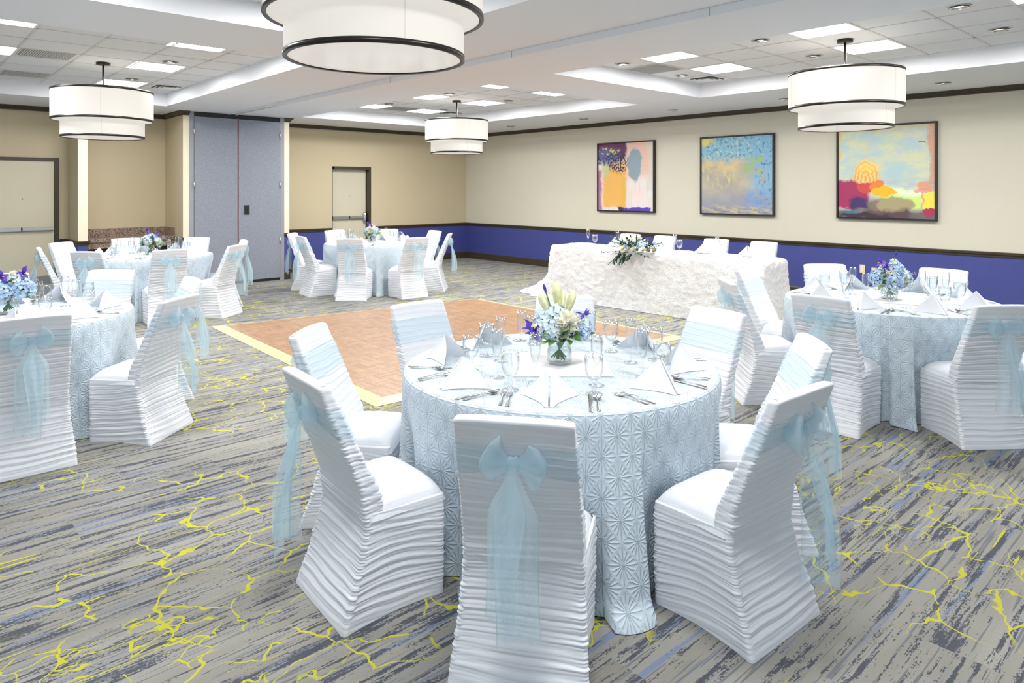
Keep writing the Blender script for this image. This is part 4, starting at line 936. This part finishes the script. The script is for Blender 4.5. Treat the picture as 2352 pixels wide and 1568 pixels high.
def bouquet(T, rz, spec, label, seed, s=1.):
    (cx, cy), nm, _ = TB[T]; rr = random.Random(seed)
    r = thing('bouquet', label, 'bouquet', (cx, cy, .7705), rz, 'table bouquets')
    for i in range(14):
        a = i*2.4; q = .018+.02*rr.random()
        def st(b, a=a, q=q): b.tube([(-q*1.2*math.cos(a), -q*1.2*math.sin(a), .012+.03*rr.random()), (0, 0, .07), (q*1.2*math.cos(a), q*1.2*math.sin(a), .14)], .0035, 6)
        part(r, 'stem', M['stem'], st)
    for kind, mat, v, d, size in spec:
        v = Vector(v).normalized(); d *= 1.08; size *= (1.12 if kind in ('hydrangea', 'carnation') else 1.); loc = Vector((0, 0, .130))+v*d
        def f(b):
            if kind == 'hydrangea': b.xf = None; hyd_mesh(b, size, 46, rr.randint(0, 999)); F = orient(v, loc)
            elif kind == 'carnation': ruffle(b, size, rr.randint(0, 999)); F = orient(v, loc)
            elif kind == 'rose': rose_mesh(b, size, rr.randint(0, 999)); F = orient(v, loc)
            elif kind == 'iris': iris_mesh(b, size); F = orient(v, loc)
            elif kind == 'iris_bud': bud(b, size, size*.16); F = orient(v, loc)
            elif kind == 'lily_bud': bud(b, size, size*.19); F = orient(v, loc)
            for V in b.v:
                V[:] = V @ np.array(F)[:3, :3].T + np.array(F)[:3, 3]
        part(r, kind, [M[mat], M['yellow']] if kind == 'iris' else M[mat], f)
        if kind in ('lily_bud', 'iris', 'iris_bud'):
            part(r, 'stem', M['stem'], lambda b: b.tube([(0, 0, .12), tuple(Vector((0, 0, .130))+v*d*.6), tuple(loc)], .004, 6))
    for i in range(62):
        a = rr.uniform(0, 2*PI); el = rr.uniform(-.3, .8) if i % 2 else rr.uniform(-.2, .3); v = Vector((math.cos(a)*math.cos(el), math.sin(a)*math.cos(el), math.sin(el)))
        loc = Vector((0, 0, .140))+v*rr.uniform(.045, .10)*s; L = rr.uniform(.055, .09)*s
        def lf(b): b.xf = Matrix.Translation(loc) @ v.to_track_quat('Y', 'Z').to_matrix().to_4x4() @ Matrix.Rotation(rr.uniform(-.6, .6), 4, 'Y'); leaf(b, L, L*.27, rr.uniform(-.35, .3))
        part(r, 'leaf', M['leaf'] if rr.random() < .75 else M['leaf_light'], lf)
    for i in range(9):
        a = rr.uniform(0, 2*PI); el = rr.uniform(-.1, 1.1); v = Vector((math.cos(a)*math.cos(el), math.sin(a)*math.cos(el), math.sin(el))); tip = Vector((0, 0, .13))+v*rr.uniform(.15, .20)*s
        def sp(b):
            b.tube([(0, 0, .12), tuple(tip)], .0012, 4)
            for j in range(14):
                c = tip+Vector((rr.uniform(-1, 1), rr.uniform(-1, 1), rr.uniform(-1, 1)))*.016; R = rr.uniform(.0025, .004)
                b.xf = Matrix.Translation(c); b.lathe([(.0002, -R), (R, 0), (.0002, R)], 5); b.xf = None
        part(r, 'filler_sprig', M['mauve'], sp)
    return r
# camera direction in each bouquet frame: rz turns -y to the viewer
def facing(T):
    (cx, cy), _, _ = TB[T]; return math.atan2(-cy, -cx)+PI/2
H_, L_, I_ = 'hydrangea', 'lily_bud', 'iris'
SA = [(H_, 'hyd_pale', (-.75, -.35, .45), .095, .052), (H_, 'hyd_pale', (-.35, -.75, .5), .085, .048), (H_, 'hyd_pale', (-.15, -.2, .9), .10, .05), (H_, 'hyd_pale', (.9, .1, .5), .105, .05), (H_, 'hyd_blue', (.2, .8, .5), .09, .05), (H_, 'hyd_blue', (.9, -.3, .3), .11, .036), (H_, 'hyd_blue', (-.9, .1, .3), .095, .042),
      ('carnation', 'white_petal', (.30, -.55, .62), .115, .052), ('rose', 'white_petal', (.15, -.85, .4), .095, .034), ('rose', 'white_petal', (.75, .3, .8), .11, .032),
      (I_, 'purple', (-.95, -.35, .42), .135, 1.15), (I_, 'purple', (-.85, -.55, .3), .14, 1.0), (I_, 'purple', (.82, .1, .72), .15, .75),
      (L_, 'lily', (-.45, .0, 1.), .125, .105), (L_, 'lily', (-.05, .05, 1.), .14, .125), (L_, 'lily', (.32, .0, 1.), .125, .11), (L_, 'lily', (.08, .3, 1), .12, .10), ('iris_bud', 'purple', (-.30, -.02, 1.), .215, .045)]
SB = [(H_, 'hyd_blue', (-.8, -.45, .35), .09, .055), (H_, 'hyd_blue', (.3, -.8, .25), .09, .055), (H_, 'hyd_blue', (.35, -.15, .95), .10, .055), (H_, 'hyd_pale', (.9, .0, .4), .10, .05), (H_, 'hyd_blue', (-.3, .6, .6), .09, .05), ('carnation', 'white_petal', (.1, -.7, .65), .10, .034), ('rose', 'white_petal', (.2, .1, 1), .15, .028), ('rose', 'white_petal', (-.35, -.3, 1), .13, .022),
      (I_, 'purple', (-.35, -.1, 1.), .15, 1.0), ('iris_bud', 'purple', (.2, .0, 1.), .19, .05), (I_, 'purple', (-.1, -.4, .9), .13, .7)]
SC_ = [(H_, 'hyd_blue', (.6, -.6, .4), .085, .055), (H_, 'hyd_blue', (-.4, -.8, .4), .085, .055), (H_, 'hyd_blue', (.95, .1, .3), .10, .05), (H_, 'hyd_pale', (.3, -.4, .8), .10, .05), (H_, 'hyd_blue', (-.9, .2, .4), .09, .05), ('carnation', 'white_petal', (.35, -.45, .85), .115, .036), (I_, 'purple', (.55, -.2, 1.), .16, 1.1), (I_, 'purple', (-.2, -.4, .8), .15, 1.0), (I_, 'purple', (-.7, -.3, .7), .15, 1.), ('rose', 'white_petal', (.2, -.2, 1), .14, .024)]
SD = [(H_, 'hyd_pale', (-.3, -.7, .6), .085, .05), (H_, 'hyd_blue', (.1, -.3, .95), .09, .05), (H_, 'hyd_pale', (.8, -.3, .5), .09, .045), (H_, 'hyd_pale', (-.8, .0, .6), .09, .04), ('rose', 'white_petal', (-.4, -.5, .75), .12, .028), ('rose', 'white_petal', (.5, -.7, .4), .11, .026), (I_, 'purple', (-.15, .0, 1.), .17, .9), (I_, 'purple', (.5, -.1, .9), .15, .9), (I_, 'purple', (.2, -.6, .6), .12, .6)]
SE = [('carnation', 'white_petal', (-.3, -.5, .7), .09, .055), (H_, 'hyd_pale', (.3, -.5, .6), .085, .055), (H_, 'hyd_pale', (-.8, .0, .5), .08, .05), (H_, 'hyd_blue', (.7, .2, .7), .08, .045), ('carnation', 'white_petal', (.0, .2, 1.), .10, .05), (I_, 'purple', (-.35, .0, 1.), .16, 1.), (I_, 'purple', (-.1, -.3, 1.), .15, .8)]
for T, sp, l, sd in (('A', SA, 'bouquet of white lilies, hydrangea and purple irises on the front table', 3), ('B', SB, 'mostly blue hydrangea bouquet on the right table by the outlets', 5), ('C', SC_, 'blue hydrangea and iris bouquet cut by the left edge', 8), ('D', SD, 'pale blue and purple bouquet before the granite counter', 10), ('E', SE, 'white and violet bouquet below the far door', 13)):
    bouquet(T, facing(T), sp, l, sd)
    vase(T, 'clear round glass vase holding stems on the '+TB[T][1])
# cascading arrangement on the head table
rr = random.Random(4)
r = thing('flower_arrangement', 'cascade of cream roses, blue hydrangea and dark greens over the head table edge', 'flower arrangement', (7.60, 5.80, .80), 0)
def fit(b, F):
    for V in b.v: V[:] = V @ np.array(F)[:3, :3].T + np.array(F)[:3, 3]
for y, x, z, R, mt in ((.06, -.08, .07, .06, 'hyd_blue'), (-.13, -.06, .09, .06, 'hyd_blue'), (.0, .02, .12, .055, 'hyd_pale'), (.16, .0, .09, .05, 'hyd_pale'), (-.02, -.12, .0, .045, 'hyd_pale')):
    part(r, 'hydrangea', M[mt], lambda b: (hyd_mesh(b, R, 46, rr.randint(0, 99)), fit(b, Matrix.Translation((x, y, z)) @ frame(Vector((-.6, y, .7))))))
for y, x, z in ((.22, -.06, .05), (.15, -.12, .03), (.10, -.15, -.02), (.02, -.15, .05), (-.06, -.15, .03), (-.19, -.12, .04), (-.24, -.06, .03), (.07, -.05, .14), (-.05, -.02, .16), (-.16, .0, .14), (.16, .0, .13), (.04, -.15, -.11), (-.01, .06, .15), (.26, .0, .06), (-.3, -.02, .03)):
    part(r, 'rose', M['cream_petal'] if rr.random() < .6 else M['white_petal'], lambda b: (rose_mesh(b, rr.uniform(.028, .038), rr.randint(0, 99)), fit(b, Matrix.Translation((x, y, z)) @ frame(Vector((-.8, y*1.5, .6))))))
for i in range(34):
    if i < 12: d = Vector((rr.uniform(-.35, .1), rr.choice((-1, 1))*rr.uniform(.7, 1.), rr.uniform(-.12, .35))); L = rr.uniform(.24, .42)
    elif i < 22: d = Vector((rr.uniform(-.5, -.3), rr.uniform(-.15, .75), rr.uniform(-1., -.5))); L = rr.uniform(.12, .24)
    else: d = Vector((rr.uniform(-.8, .3), rr.uniform(-.6, .6), rr.uniform(.1, .8))); L = rr.uniform(.14, .22)
    d.normalize()
    if d.z < -.05: st = Vector((-.14, rr.uniform(-.1, .2), -.01))
    else: st = Vector((-.04, d.y*.08, .05))
    def spray(b):
        tip = st+d*L
        b.tube([tuple(st), tuple((st+tip)/2+Vector((0, 0, .012))), tuple(tip)], .0016, 4)
        for j in range(20):
            p = st+d*L*(.15+.85*j/19.); b.xf = Matrix.Translation(p) @ (d+Vector((rr.uniform(-.8, .8), rr.uniform(-.8, .8), rr.uniform(-.5, .6)))).to_track_quat('Y', 'Z').to_matrix().to_4x4(); leaf(b, rr.uniform(.03, .055), .0095, rr.uniform(-.4, .4)); b.xf = None
    part(r, 'green_spray', M['pine'], spray)
for i in range(16):
    a = rr.uniform(-1, 1); loc = Vector((rr.uniform(-.12, .04), a*.24, rr.uniform(.0, .1)))
    part(r, 'leaf', M['leaf'] if i % 3 else M['leaf_light'], lambda b: (leaf(b, .07, .018, .3), fit(b, Matrix.Translation(loc) @ Vector((-.5, a*1.2, .35)).to_track_quat('Y', 'Z').to_matrix().to_4x4())))

# ------------------------------------------------------------------ light and camera
W = bpy.data.worlds.new('daylight'); SC.world = W; W.use_nodes = True
bg = W.node_tree.nodes['Background']; bg.inputs[0].default_value = (.80, .91, 1.0, 1); bg.inputs[1].default_value = WORLD
cam = bpy.data.cameras.new('camera'); co = bpy.data.objects.new('camera', cam); COL.objects.link(co)
f_px, yh, psi = 1588.08, 435.52, .740392
cam.sensor_width = 36; cam.lens = f_px*36/2352; cam.shift_y = -(784-yh)/2352; cam.clip_start = .05
co.location = (0, 0, 1.635); co.rotation_euler = (PI/2, 0, -psi)
SC.camera = co
SC.view_settings.view_transform = 'Standard'; SC.view_settings.look = 'None'; SC.view_settings.exposure = EXPO; SC.view_settings.gamma = 1
SC.view_settings.use_curve_mapping = False
c = SC.cycles
c.use_denoising = True; c.use_adaptive_sampling = True; c.adaptive_threshold = .05; c.max_bounces = 7; c.diffuse_bounces = 4; c.glossy_bounces = 3; c.transmission_bounces = 4; c.transparent_max_bounces = 16
c.caustics_reflective = False; c.caustics_refractive = False; c.sample_clamp_indirect = 6
